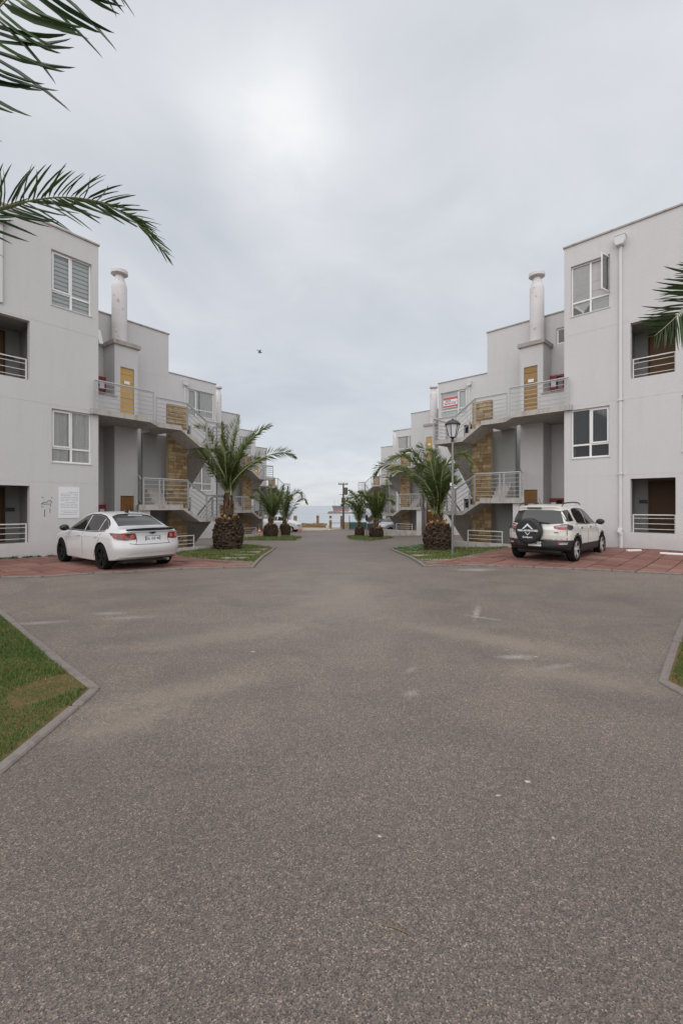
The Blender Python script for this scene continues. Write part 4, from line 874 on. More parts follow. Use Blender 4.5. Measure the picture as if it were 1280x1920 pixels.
# the two palms beside the viewer: only their fronds reach into the picture
def near_palm(label, x, y, crown_z, seed, others):
    random.seed(seed); root = thing('palm_tree', label, 'palm tree', (x, y, 0), 0, None)
    m = MB(); m.lathe((0, 0, 0), [(.46, -.1), (.52, .3), (.50, .9), (.36, 1.5), (.22, 1.9), (.2, crown_z - .1), (.1, crown_z + .1)], 20); m.build('trunk', 'stub_brown', root, smooth=True)
    m = MB()
    for i in range(230):
        z = random.uniform(.0, crown_z - .1); a = random.uniform(0, 6.283); q = .5 if z < 1 else max(.2, .5 - (z - 1) * .33); c, s_ = math.cos(a), math.sin(a); sw = .09; P = lambda d, t, h: (c * d - s_ * t, s_ * d + c * t, h)
        m.add([P(q * .9, -sw, z), P(q * .9, sw, z), P(q * .9, 0, z + .1), P(q + .08, -.04, z + .13), P(q + .08, .04, z + .13)], [(0, 1, 4, 3), (1, 2, 4), (2, 0, 3), (3, 4, 2)])
    m.build('cut_stubs', ['stub_brown'], root, recalc=False)['kind'] = 'stuff'
    for a, e, ln in others:
        d = Vector((math.cos(R(a)), math.sin(R(a)), 0)); C = Vector((0, 0, crown_z)); frond(root, [C, C + d * ln * .3 + Vector((0, 0, ln * .34 * e)), C + d * ln * .65 + Vector((0, 0, ln * .45 * e)), C + d * ln * .95 + Vector((0, 0, ln * .25 * e))], .42, 60, random.uniform(-.3, .3), .12, .03)
    return root
def nf(root, pts): return [Vector(p) - root.location for p in pts]
nl = near_palm('palm beside the viewer on the left with two fronds in view', -4.75, 4.3, 3.1, 21, [(100, 1.3, 2.2), (150, 1.2, 2.4), (200, 1.2, 2.3), (250, 1.3, 2.2), (175, 2.2, 2.2), (120, 2.2, 2.0)])
frond(nl, nf(nl, [(-4.75, 4.3, 3.1), air(-190, 470, 4.15), air(-60, 413, 4.0), air(40, 380, 3.95), air(130, 370, 3.9), air(205, 386, 3.85), air(268, 428, 3.82), air(312, 478, 3.8)]), .40, 84, -.35, .16, .025, True, (.60, 1.1), .6, .016, spread=.55)
frond(nl, nf(nl, [(-4.75, 4.3, 3.1), air(-260, 400, 3.9), air(-150, 260, 3.4), air(-80, 150, 3.05), air(-28, 50, 2.88), air(14, -2, 2.78), air(75, -52, 2.7), air(150, -88, 2.65), air(240, -105, 2.6)]), .78, 66, 0.1, .43, .026, True, (.50, .80), .06, .013, bothlen=(1.0, 1.0), drop=.10, up_hint=(0.2, -1, .1), spread=.14)
nr_ = near_palm('palm beside the viewer on the right with one frond tip in view', 5.0, 4.4, 3.0, 22, [(80, 1.3, 2.2), (30, 1.2, 2.3), (-20, 1.2, 2.3), (-70, 1.3, 2.2), (10, 2.2, 2.2), (60, 2.2, 2.0)])
frond(nr_, nf(nr_, [(5.0, 4.4, 3.0), air(1500, 480, 4.2), air(1420, 450, 4.1), air(1360, 500, 4.0), air(1300, 560, 3.92), air(1258, 602, 3.88), air(1226, 630, 3.85)]), .43, 90, .0, .45, .023, True, (.50, .95), .1, .014, drop=.08, up_hint=(0.1, -1, .25), spread=.22)

for px, py, l, lab in ((1187, 1035.5, .5, 'short white wheel stop beside the foot of the right downpipe'), (1266, 1042.5, .8, 'white wheel stop at the right picture edge by the wall')):
    p = at(px, py); m = MB(); m.box(-l / 2, l / 2, -.055, .055, 0, .06); o = m.build('wheel_stop', 'pvc_white', None, bevel=.012); o.location = (p.x, p.y, p.z + .03); o.rotation_euler = (0, 0, UR + (0.95 if px < 1200 else .1)); tag(o, lab, 'wheel stop', 'white wheel stops on the right paving')

# ------------------------------------------------------------------ street lamp, notice, banner and other small things
p = at(848, 1042)
lp = thing('street_lamp', 'grey post with a black lantern head on the right lawn', 'street lamp', (p.x, p.y, p.z))
k = F / p.y; ht = (1042 - 826) / k
m = MB(); m.tube([(0, 0, -.1), (0, 0, ht)], [.045, .038], 12); m.lathe((0, 0, 0), [(.075, 0), (.075, .05), (.05, .07)], 14); m.build('post', 'galvanised', lp, smooth=True)
m = MB(); m.box(-.085, -.04, -.05, .05, ht * .605, ht * .605 + .11); m.build('junction_box', 'pvc_white', lp, bevel=.006)
m = MB(); m.tube([(.03, 0, ht * .655), (.09, -.03, ht * .66), (.12, -.05, ht * .645)], .022, 6); m.lathe((.105, -.05, ht * .62), [(.01, .04), (.045, .03), (.05, 0), (.02, -.02)], 10); m.build('camera_bracket', 'lamp_black', lp)
m = MB(); z0 = ht + .03
m.lathe((0, 0, 0), [(.05, ht - .05), (.055, ht + .02), (.035, ht + .05), (.07, ht + .10), (.125, z0 + .085)], 6); m.lathe((0, 0, 0), [(.235, z0 + .50), (.265, z0 + .505), (.27, z0 + .53), (.20, z0 + .62), (.11, z0 + .665), (.05, z0 + .68), (.045, z0 + .71), (.015, z0 + .73)], 18)
for i in range(6):
    a = R(i * 60); c, s_ = math.cos(a), math.sin(a); m.tube([(c * .125, s_ * .125, z0 + .08), (c * .228, s_ * .228, z0 + .51)], .014, 4)
m.build('lantern', 'lamp_black', lp, smooth=35)
for i in range(6):
    a, b = R(i * 60 + 4), R(i * 60 + 56); m = MB(); q = []
    for r_, z in ((.118, z0 + .09), (.222, z0 + .50)): q += [(math.cos(a) * r_, math.sin(a) * r_, z), (math.cos(b) * r_, math.sin(b) * r_, z)]
    q += [(x * .97, y * .97, z) for x, y, z in q]; m.add(q, [(0, 1, 3, 2), (4, 6, 7, 5), (0, 4, 5, 1), (2, 3, 7, 6), (0, 2, 6, 4), (1, 5, 7, 3)]); m.build('glass_pane', 'lamp_glass', lp)

def wall_M(base, ang, side, dz, u, w, z):
    "frame on a facade: x along the wall to the viewer's right, y up, z outwards"
    o = loc_of(base, ang, side, dz, u, w, z); k = side; ux = Vector((math.cos(ang), math.sin(ang), 0)) * (1 if side > 0 else -1); n = ux.cross(Vector((0, 0, 1)))
    return Matrix.Translation(o) @ Matrix((ux, Vector((0, 0, 1)), n)).transposed().to_4x4()
def plate(name, w, h, d, mat, M, parent=None, bevel=0):
    m = MB(); m.box(-w / 2, w / 2, -h / 2, h / 2, 0, d); o = m.build(name, mat, parent, bevel=bevel); o.matrix_basis = M; return o
M = wall_M(PL, UL, 1, 0, -.975, .003, 1.755)
nt = thing('notice', 'white printed paper notice fixed to the left wall behind the white car', 'notice', M.translation); nt.rotation_euler = M.to_euler()
plate('sheet', .66, 1.06, .012, 'paper', Matrix(), nt)
m = MB()
for i in range(15):
    y = .40 - i * .058; x = -.27
    if i in (0, 11): continue
    while x < .26:
        l = random.uniform(.04, .14); l = min(l, .28 - x)
        if random.random() < .9: m.box(x, x + l, y, y + .016, .0121, .0135)
        x += l + .018
m.build('printed_lines', 'ink', nt)['kind'] = 'stuff'
m = MB(); gp = [[(-.20, .30), (-.14, .25)], [(.14, .29), (.19, .24)], [(-.22, .0), (-.12, .08), (0, .08), (.02, .13), (.12, .14)], [(-.22, 0), (.12, .0)], [(.10, .16), (.17, .10), (.13, .02)], [(-.22, -.1), (-.14, -.13)], [(.12, -.02), (.12, -.10)], [(-.10, -.22), (-.10, -.52)], [(.10, -.18), (.10, -.36)]]
M = wall_M(PL, UL, 1, 0, -1.64, .004, 1.70)
for g in gp: m.tube([(x, y, 0) for x, y in g], .011, 4)
g = m.build('graffiti', 'ink_dark', None); g.matrix_basis = Matrix.Rotation(-UL, 4, 'Z') @ Matrix.Translation(-Vector((PL[0], PL[1], 0))) @ M @ Matrix.Diagonal((.8, .8, .3, 1)); g.parent = bL
# sale banner behind the glass of the second block on the right
B2 = ((8.35 - 1.05, 34.4), UR, -1, -0.15)
M = wall_M(*B2, -.98, -.085, 9.47)
bn = thing('sale_banner', 'white sale banner with red bands and a phone number in the wide right window', 'banner', M.translation); bn.rotation_euler = M.to_euler()
plate('cloth', 1.18, .80, .006, 'paper', Matrix(), bn)
m = MB(); m.box(-.59, .59, .20, .38, .0062, .008); m.box(-.59, .59, -.36, -.22, .0062, .008); m.box(-.59, .59, -.01, .03, .0062, .008); m.build('red_bands', 'sign_red', bn)
text_mesh('phone_number', '869 9919 0240', .15, 'ink_dark', bn, Matrix.Translation((0, -.11, .008)), bold=.004); text_mesh('headline', 'VENDE', .15, 'ink_dark', bn, Matrix.Translation((-.18, .115, .008)), bold=.003)

# bird over the road
q = air(485.5, 661, 42)
br = thing('seagull', 'dark gull gliding with raised wings high over the road', 'bird', q); br.scale = (.8, .8, .8)
m = MB(); m.tube([(-.10, 0, -.02), (-.02, 0, -.01), (.12, 0, -.01), (.30, 0, .0), (.42, 0, .01)], [.02, .06, .075, .045, .01], 8); m.build('body', 'bird_grey', br, smooth='all')
for sx, tip in ((-1, (-.32, .12, .42)), (1, (.26, -.25, .26))):
    m = MB(); a = Vector((.08, 0, .03)); t = Vector(tip); mid = a.lerp(t, .5) + Vector((0, 0, .05)); w = Vector((.11, 0, -.02))
    m.add([tuple(v) for v in (a - w, a + w, mid + w * .8, t, mid - w * .8)] + [tuple(v + Vector((0, 0, .012))) for v in (a - w, a + w, mid + w * .8, t, mid - w * .8)], [(0, 1, 2, 3, 4), (9, 8, 7, 6, 5), (0, 5, 6, 1), (1, 6, 7, 2), (2, 7, 8, 3), (3, 8, 9, 4), (4, 9, 5, 0)]); m.build('wing', 'bird_grey', br)

# hose on the right lawn
pts = []
for i in range(90):
    t = i / 89; c = at(742 + 46 * t + 6 * math.sin(t * 30), 1031.0 + 3.2 * math.sin(t * 19 + 1) - 1.5 * t); pts.append((c.x, c.y, c.z + .05 + .02 * math.sin(t * 40)))
m = MB(); m.tube(pts, .018, 5); tag(m.build('garden_hose', 'hose_green', None, smooth='all'), 'turquoise garden hose lying in loops on the right lawn', 'hose')
# twig and small litter
q = at(740, 1742); m = MB(); m.tube([(-.06, .02, .006), (0, 0, .012), (.05, -.02, .006), (.075, -.035, .004)], [.003, .004, .003, .002], 5); m.tube([(.0, 0, .012), (.03, .012, .006)], .002, 4); o = m.build('twig', 'twig'); o.location = q; o.scale = (.8, .8, .6); tag(o, 'short dry twig lying on the asphalt close to the viewer', 'twig')
q = at(917, 1035); m = MB(); m.add([(-.09, -.03, .045), (.08, -.05, .05), (.10, .05, .09), (-.02, .04, .06), (-.10, .05, .05), (0, 0, .035)], [(0, 1, 5), (1, 2, 5), (2, 3, 5), (3, 4, 5), (4, 0, 5)]); o = m.build('dry_leaf', 'twig', recalc=False); o.location = q; tag(o, 'curled brown leaf on the red paving near the cream car', 'leaf')

# ------------------------------------------------------------------ far end: sea wall, pillars, pole, container, cone, sign, ship
def far(px, py): return at(px, py)
GPI = 'stone gate pillars at the sea wall'
for px, w, top, lab, band in ((553.5, 6, 967, 'stone pillar at the left end of the sea wall beside the white van', 0), (595.5, 5, 966.5, 'stone pillar in the middle of the low sea wall', 0), (619.5, 5, 967, 'stone pillar with a white painted band', 1), (640.5, 5.5, 967, 'stone pillar at the foot of the utility pole', 0)):
    q = far(px, 991.5 if px > 610 else 988.5); k = F / q.y; hw = w / 2 / k; h = ((991.5 if px > 610 else 988.5) - top) / k
    t = thing('stone_pillar', lab, 'pillar', (q.x, q.y, q.z), 0, GPI); m = MB(); m.box(-hw, hw, -hw, hw, -.3, h); m.build('shaft', 'mortar', t)
    m = MB(); z = 0
    while z < h - .06:
        hh = min(random.uniform(.14, .24), h - z); x = -hw
        while x < hw - .03:
            l = min(random.uniform(.14, .3), hw - x); m.box(x + .008, x + l - .008, -hw - .03, -hw + .02, z + .008, z + hh - .008); x += l
        z += hh
    m.build('stone_cladding', 'stone_joined', t)['kind'] = 'stuff'
    if band: m = MB(); m.box(-hw - .01, hw + .01, -hw - .04, -hw - .031, h * .66, h * .80); m.build('white_band', 'paper', t)
q0, q1 = far(556, 989.5), far(612, 990.5)
t = thing('sea_wall', 'low stone wall between the pillars in front of the sea', 'wall', (q0.x, q0.y + .2, q0.z)); L_ = q1.x - q0.x; m = MB(); m.box(0, L_, 0, .3, -.4, .60); m.box(0, L_ * .3, .02, .32, .60, .66); m.box(L_ * .52, L_ * .92, .02, .32, .60, .66); m.build('core', 'mortar', t)
m = MB(); z = 0.0
while z < .55:
    x = 0
    while x < L_ - .1: l = min(random.uniform(.2, .5), L_ - x); m.box(x + .01, x + l - .01, -.03, .02, z + .01, z + .18); x += l
    z += .2
m.build('stone_cladding', 'stone_joined', t)['kind'] = 'stuff'
q = far(651, 990); t = thing('sea_wall', 'short stone wall piece between the utility pole and the container', 'wall', (q.x - .5, q.y + .2, q.z)); m = MB(); m.box(0, 1.0, 0, .3, -.3, .8); m.build('core', 'stone_joined', t)
# quay rail line above the water
q = far(627, 990); m = MB()
for z in (.62, .78): m.tube([(-1.0, 0, z), (.9, 0, z)], .03, 5)
o = m.build('barrier', 'galvanised'); o.location = (q.x + .2, q.y + .5, q.z); tag(o, 'low grey pipe barrier between the two right hand pillars', 'barrier')
q = far(618, 991); 
q = far(614, 990.5); m = MB(); m.lathe((0, 0, 0), [(.16, 0), (.20, .02), (.22, .42), (.20, .42), (.15, .05)], 14); o = m.build('bucket', 'paper', smooth=True); o.location = q; tag(o, 'white bucket beside the banded pillar', 'bucket')
random.seed(5); m = MB()
for i in range(260):
    c = far(random.uniform(572, 618), random.uniform(990.6, 994.5)); s_ = random.uniform(.03, .14); a = random.uniform(0, 3); d = (math.cos(a) * s_, math.sin(a) * s_); z = c.z
    m.add([(c.x + d[0], c.y + d[1], z), (c.x - d[1], c.y + d[0], z), (c.x - d[0], c.y - d[1], z), (c.x + d[1], c.y - d[0], z), (c.x, c.y, z + s_ * random.uniform(.4, 1.0))], [(0, 1, 4), (1, 2, 4), (2, 3, 4), (3, 0, 4)])
tag(m.build('rubble', 'rubble'), 'pale rubble and sand spread before the sea wall', None, None, 'stuff')
sheet('sand_path', [P2(560, 996), P2(598, 995.5), P2(640, 993), P2(645, 990), P2(556, 989.5)], 0.03, 'dirt', 1.5)
# small red boat and debris beside the van
q = far(559, 995.5); t = thing('rowing_boat', 'small red upturned rowing boat beside the white van', 'boat', (q.x, q.y, q.z + .05)); k = F / q.y
m = MB(); L2 = 14 / k
m.add([(-L2 / 2, -.3, 0), (L2 / 2, -.2, 0), (L2 / 2, .3, 0), (-L2 / 2, .35, 0), (-L2 / 2 * .85, -.4, .26), (L2 / 2 * 1.1, -.1, .30), (L2 / 2 * .9, .4, .26), (-L2 / 2 * .9, .45, .26)], [(0, 1, 2, 3), (7, 6, 5, 4), (0, 4, 5, 1), (1, 5, 6, 2), (2, 6, 7, 3), (3, 7, 4, 0)]); m.build('hull', 'sign_red', t)
m = MB()
for i in range(14): x = random.uniform(-.5, .45) * L2; m.tube([(x, random.uniform(-.2, .3), .28), (x + random.uniform(-.3, .3), random.uniform(-.2, .3), .28 + random.uniform(.2, .75) * (1 - abs(x) / L2))], .035, 4)
m.build('load', 'rubble', t)['kind'] = 'stuff'
# utility pole
q = far(643.5, 992); k = F / q.y; t = thing('utility_pole', 'tall dark utility pole with a crossarm against the sea', 'utility pole', q); h = (992 - 905) / k
m = MB(); m.tube([(0, 0, -.3), (0, 0, h)], [.16, .10], 10); m.build('pole', 'pole_wood', t, smooth=True); m = MB(); m.box(-9 / k, 8.5 / k, -.17, -.11, h - 4.2 / k, h - 3.2 / k); m.build('crossarm', 'pole_wood', t)
for x in (-8, -4.5, 0, 4, 7.5): m = MB(); m.lathe((x / k, -.14, h - 3.2 / k), [(.05, 0), (.09, .08), (.04, .2)], 8); m.build('insulator', 'pole_wood', t)
m = MB(); m.lathe((.3, -.15, h - 22 / k), [(.05, 0), (.26, .05), (.28, .8), (.2, .9)], 10); m.box(-.5, .5, -.25, -.16, h - 23 / k, h - 22 / k); m.build('transformer', 'pole_wood', t); m = MB(); m.box(-.25, .2, -.3, -.2, h - 38 / k, h - 28 / k); m.build('cable_box', 'pole_wood', t)
# container with a blue green hoarding
q = far(671, 992.5); k = F / q.y; t = thing('container', 'teal waste container behind the small right palm', 'container', q); m = MB(); m.extr([(-16 / k, .08), (15 / k, .08), (15.5 / k, 13 / k), (-16 / k, 13 / k)], 'y', 0, 2.0); m.build('body', 'skip_green', t, bevel=.03)
for i in range(6): m = MB(); x = (-14 + i * 5.6) / k; m.box(x, x + .09, -.05, -.002, .1, 12.6 / k); m.build('rib', 'skip_green', t)
m = MB(); m.tube([(-16 / k, -.02, 0), (-16 / k, -.02, 25 / k)], .05, 6); m.build('corner_post', 'lamp_black', t)
# cone
q = far(486.5, 999.5); k = F / q.y; t = thing('traffic_cone', 'orange traffic cone on the parking bay of the second left block', 'traffic cone', q); m = MB(); h = 10 / k; m.lathe((0, 0, 0), [(.16, .03), (.03, h)], 14); m.build('body', 'orange', t, smooth=True); m = MB(); m.box(-.2, .2, -.2, .2, 0, .03); m.build('base', 'orange', t); m = MB(); m.lathe((0, 0, 0), [(.115, h * .4), (.085, h * .62)], 14); m.build('band', 'paper', t)
# sign post in the right patch
q = far(687, 1008); k = F / q.y; t = thing('sign_post', 'thin grey post with a small dark sign between the two small right palms', 'sign post', q); m = MB(); m.tube([(0, 0, -.1), (0, 0, 45 / k)], .035, 8); m.build('post', 'galvanised', t); m = MB(); m.box(-.10, .10, -.06, -.04, 32 / k, 42 / k); m.build('sign_plate', 'lamp_black', t)
# white planter stump next to the left patch
q = far(522.5, 1008); k = F / q.y; t = thing('stump', 'pale cut palm stump between the two small left palms', 'stump', q); m = MB(); m.lathe((0, 0, 0), [(4 / k, -.05), (4.5 / k, 7 / k), (3 / k, 14 / k), (1 / k, 17 / k)], 10); m.build('trunk', 'mortar', t)
m = MB()
for i in range(40): a = random.uniform(0, 6.28); z = random.uniform(0, 15 / k); r_ = 4 / k; m.add([(math.cos(a) * r_, math.sin(a) * r_, z), (math.cos(a + .4) * r_, math.sin(a + .4) * r_, z), (math.cos(a + .2) * r_ * 1.3, math.sin(a + .2) * r_ * 1.3, z + .16)], [(0, 1, 2)])
m.build('cut_stubs', 'stub_fresh', t, recalc=False)['kind'] = 'stuff'
# ship at anchor and the jetty it lies by
D = 420; s_ = D / F
t = thing('fishing_ship', 'dark ship with a red lower hull lying off the shore', 'ship', (0, D, -5.2))
X = lambda px: (px - 640) * s_
Z = lambda py: H + (948 - py) * s_ + 5.2
m = MB(); m.extr([(X(624), Z(953)), (X(654), Z(953)), (X(656), Z(948.5)), (X(622), Z(948))], 'y', -4, 4); m.build('upper_hull', 'hull_green_hazed', t); m = MB(); m.extr([(X(625), Z(959)), (X(654), Z(959)), (X(654), Z(953)), (X(624), Z(953))], 'y', -3.8, 3.8); m.build('lower_hull', 'hull_red_hazed', t)
m = MB(); m.box(X(640), X(650), -2.5, 2.5, Z(948), Z(944.5)); m.build('wheelhouse', 'ship_white', t); m = MB(); m.tube([(X(627), 0, Z(948)), (X(627), 0, Z(939))], .25, 6); m.build('mast', 'ship_white', t)
t = thing('jetty', 'low dark rocky jetty in the water under the ship', 'jetty', (0, D - 30, -5.2)); s_ = (D - 30) / F
m = MB(); m.extr([(X(612), -1), (X(662), -1), (X(662), Z(960.5)), (X(640), Z(960)), (X(624), Z(958.5)), (X(616), Z(959))], 'y', -5, 5); m.build('rocks', 'rock', t)

# ------------------------------------------------------------------ cars
def catmull(xs, ys, x):
    "monotone cubic through stations"
    n = len(xs)
    if x <= xs[0]: return ys[0]
    if x >= xs[-1]: return ys[-1]
    i = max(j for j in range(n - 1) if xs[j] <= x)
    h = xs[i + 1] - xs[i]; d = [(ys[j + 1] - ys[j]) / (xs[j + 1] - xs[j]) for j in range(n - 1)]
    def m(j):
        if j == 0: return d[0]
        if j == n - 1: return d[-1]
        if d[j - 1] * d[j] <= 0: return 0
        return 2 * d[j - 1] * d[j] / (d[j - 1] + d[j])
    t = (x - xs[i]) / h; a, b = ys[i], ys[i + 1]; m0, m1 = m(i) * h, m(i + 1) * h
    return a * (2 * t ** 3 - 3 * t * t + 1) + m0 * (t ** 3 - 2 * t * t + t) + b * (-2 * t ** 3 + 3 * t * t) + m1 * (t ** 3 - t * t)
def car_body(st, rear_bulge, front_bulge, corner, wheels, wr, arch_out, nx=76):
    "loft of half sections; st rows: x, z_under, z_shoulder, y_shoulder, y_sill, z_top, y_roof, z_roof_edge"
    xs = [r[0] for r in st]; cols = list(zip(*st)); rows = []; x0, x1 = xs[0], xs[-1]
    X = [x0 + (x1 - x0) * (0.5 - 0.5 * math.cos(math.pi * i / nx)) * 0.35 + (x1 - x0) * i / nx * 0.65 for i in range(nx + 1)]
    def section(x):
        zb, zs, ys, yl, zt, yr, zr = [catmull(xs, cols[c], x) for c in range(1, 8)]
        base = [(0, zb), (yl * .8, zb), (yl * .97, zb + .015), (yl, zb + .06), (yl + (ys - yl) * .75, zb + (zs - zb) * .35), (ys, zb + (zs - zb) * .66), (ys * .995, zb + (zs - zb) * .86), (ys * .965, zs), (ys * .925, zs + .035)]
        g = max(0.0, zr - zs); base += [(ys * .925 + (yr - ys * .925) * .5 + .012 * min(1, g * 4), zs + .035 + max(.004, (zr - zs - .035)) * .5), (yr, max(zs + .045, zr)), (yr * .90, max(zs + .055, zr + (zt - zr) * .45)), (yr * .6, max(zs + .06, zr + (zt - zr) * .84)), (0, max(zs + .065, zt))]
        return base
    def dense(sec):
        out = []; P = [Vector((a, b)) for a, b in sec]; n = len(P)
        for i in range(n - 1):
            p0 = P[max(0, i - 1)]; p1 = P[i]; p2 = P[i + 1]; p3 = P[min(n - 1, i + 2)]
            for q in range(3):
                t = q / 3; c = 0.5 * ((2 * p1) + (p2 - p0) * t + (2 * p0 - 5 * p1 + 4 * p2 - p3) * t * t + (3 * p1 - p0 - 3 * p2 + p3) * t ** 3); lin = p1.lerp(p2, t)
                out.append(lin.lerp(c, .75))
        out.append(P[-1]); return out
    for x in X:
        D = dense(section(x)); ymax = max(p.x for p in D)
        pr = [Vector((x, max(0, p.x), p.y)) for p in D]
        for p in pr:
            wr_ = sstep(.75, 0, x - x0) if x - x0 < .75 else 0; wf_ = sstep(.75, 0, x1 - x) if x1 - x < .75 else 0
            if x - x0 < .75: w = 1 - (x - x0) / .75; p.x += (-rear_bulge(p.z) + corner[0] * (p.y / ymax) ** 4) * w * w
            if x1 - x < .75: w = 1 - (x1 - x) / .75; p.x += (front_bulge(p.z) - corner[1] * (p.y / ymax) ** 3) * w * w
        rows.append(pr)
    def cap(row, sgn):
        ym = max(p.y for p in row); out = []; b_ = rear_bulge if sgn < 0 else front_bulge; c_ = corner[0] if sgn < 0 else corner[1]; e_ = 4 if sgn < 0 else 3; xe = x0 if sgn < 0 else x1
        for f in (.96, .88, .76, .6, .42, .22, 0.0): out.append([Vector((xe + sgn * (b_(p.z) - c_ * (p.y * f / ym) ** e_), p.y * f, p.z)) for p in row])
        return out
    rows = cap(rows[0], -1)[::-1] + rows + cap(rows[-1], 1)
    n = len(rows[0]); vs = []; fs = []; 
    for r in rows: vs += [tuple(p) for p in r] + [(p.x, -p.y, p.z) for p in r]
    for i in range(len(rows) - 1):
        a, b = i * 2 * n, (i + 1) * 2 * n
        for j in range(n - 1): fs += [(a + j, b + j, b + j + 1, a + j + 1), (a + n + j + 1, b + n + j + 1, b + n + j, a + n + j)]
    me = bpy.data.meshes.new('body'); me.from_pydata(vs, [], fs); bm = bmesh.new(); bm.from_mesh(me); bmesh.ops.remove_doubles(bm, verts=bm.verts, dist=.0012)
    bmesh.ops.dissolve_degenerate(bm, edges=bm.edges, dist=.0005); bmesh.ops.holes_fill(bm, edges=[e for e in bm.edges if e.is_boundary]); bmesh.ops.recalc_face_normals(bm, faces=bm.faces)
    bvh = BVHTree.FromBMesh(bm); bm.to_mesh(me); bm.free()
    # wheel arches are cut out of the body
    o = bpy.data.objects.new('tmp_body', me); col.objects.link(o); cs = []
    for wx in wheels:
        for sy in (-1, 1):
            m = MB(); m.lathe((wx, sy * .66, 0), [(wr + arch_out, -.27), (wr + arch_out, .30)], 30, axis='y'); m.v = [(x, y, z + wr) for x, y, z in m.v]; c = m.build('tmp_cut', 'gap_black'); cs.append(c)
            md = o.modifiers.new('b', 'BOOLEAN'); md.operation = 'DIFFERENCE'; md.object = c; md.solver = 'EXACT'
    dg = bpy.context.evaluated_depsgraph_get(); res = bpy.data.meshes.new_from_object(o.evaluated_get(dg))
    bpy.data.objects.remove(o)
    for c in cs: bpy.data.objects.remove(c)
    return res, bvh
def split_body(me, parent, test, cuts, names, mats, arch=None):
    "cut by planes, then separate faces by test(center) into named parts"
    bm = bmesh.new(); bm.from_mesh(me)
    for co, no in cuts: bmesh.ops.bisect_plane(bm, geom=bm.verts[:] + bm.edges[:] + bm.faces[:], plane_co=co, plane_no=no)
    bm.faces.ensure_lookup_table(); groups = {}
    for f in bm.faces: groups.setdefault(test(f.calc_center_median(), f.normal), []).append(f.index)
    bm.to_mesh(me); out = {}
    for key, idx in groups.items():
        b2 = bm.copy(); b2.faces.ensure_lookup_table(); keep = set(idx); bmesh.ops.delete(b2, geom=[f for f in b2.faces if f.index not in keep], context='FACES')
        m2 = bpy.data.meshes.new(names[key]); b2.to_mesh(m2); b2.free(); m2.materials.clear(); m2.materials.append(MATS[mats[key]]); m2.polygons.foreach_set('use_smooth', [True] * len(m2.polygons)); m2.polygons.foreach_set('material_index', [0] * len(m2.polygons)); m2.set_sharp_from_angle(angle=R(32)); out[key] = link_mesh(names[key], m2, parent)
    bm.free(); return out
def panel(name, bvh, poly, view, mat, parent, off=.004, step=.06, depth=.012, far=5.0):
    "a thin shell that follows the body; poly in (x,z) for sides, (y,z) for rear/front, (x,y) for top"
    bm = bmesh.new(); bm.faces.new([bm.verts.new((a, 0, b)) for a, b in poly])
    for ax in (0, 2):
        v = [p[0 if ax == 0 else 1] for p in poly]; n = int((max(v) - min(v)) / step)
        for i in range(1, n + 1):
            no = Vector((1, 0, 0)) if ax == 0 else Vector((0, 0, 1)); bmesh.ops.bisect_plane(bm, geom=bm.verts[:] + bm.edges[:] + bm.faces[:], plane_co=no * (min(v) + i * step), plane_no=no)
    D = {'left': Vector((0, -1, 0)), 'right': Vector((0, 1, 0)), 'rear': Vector((1, 0, 0)), 'front': Vector((-1, 0, 0)), 'top': Vector((0, 0, -1))}[view]
    for v in bm.verts:
        a, b = v.co.x, v.co.z
        P = Vector((a, 0, b)) if view in ('left', 'right') else Vector((0, a, b)) if view in ('rear', 'front') else Vector((a, b, 0))
        hit = bvh.ray_cast(P - D * far, D)
        if hit[0] is None:
            near_ = bvh.find_nearest(P - D * .8); v.co = near_[0] if near_[0] else P
        else: v.co = hit[0] - D * off * .5 + hit[1] * off * .5 * (1 if hit[1].dot(D) < 0 else -1)
    r = bmesh.ops.extrude_edge_only(bm, edges=[e for e in bm.edges if e.is_boundary])
    for v in r['geom']:
        if isinstance(v, bmesh.types.BMVert): v.co += D * depth
    bmesh.ops.recalc_face_normals(bm, faces=bm.faces)
    me = bpy.data.meshes.new(name); bm.to_mesh(me); bm.free(); me.polygons.foreach_set('use_smooth', [True] * len(me.polygons)); me.set_sharp_from_angle(angle=R(30)); return link_mesh(name, me, parent, mat)
def strip(name, bvh, pts, w, view, mat, parent, off=.003):
    poly = []; back = []
    for i, p in enumerate(pts):
        a = Vector(pts[max(0, i - 1)]); b = Vector(pts[min(len(pts) - 1, i + 1)]); t = (b - a).normalized(); n = Vector((-t.y, t.x)) * w / 2; q = Vector(p); poly.append(tuple(q + n)); back.append(tuple(q - n))
    return panel(name, bvh, poly + back[::-1], view, mat, parent, off, .12, .006)
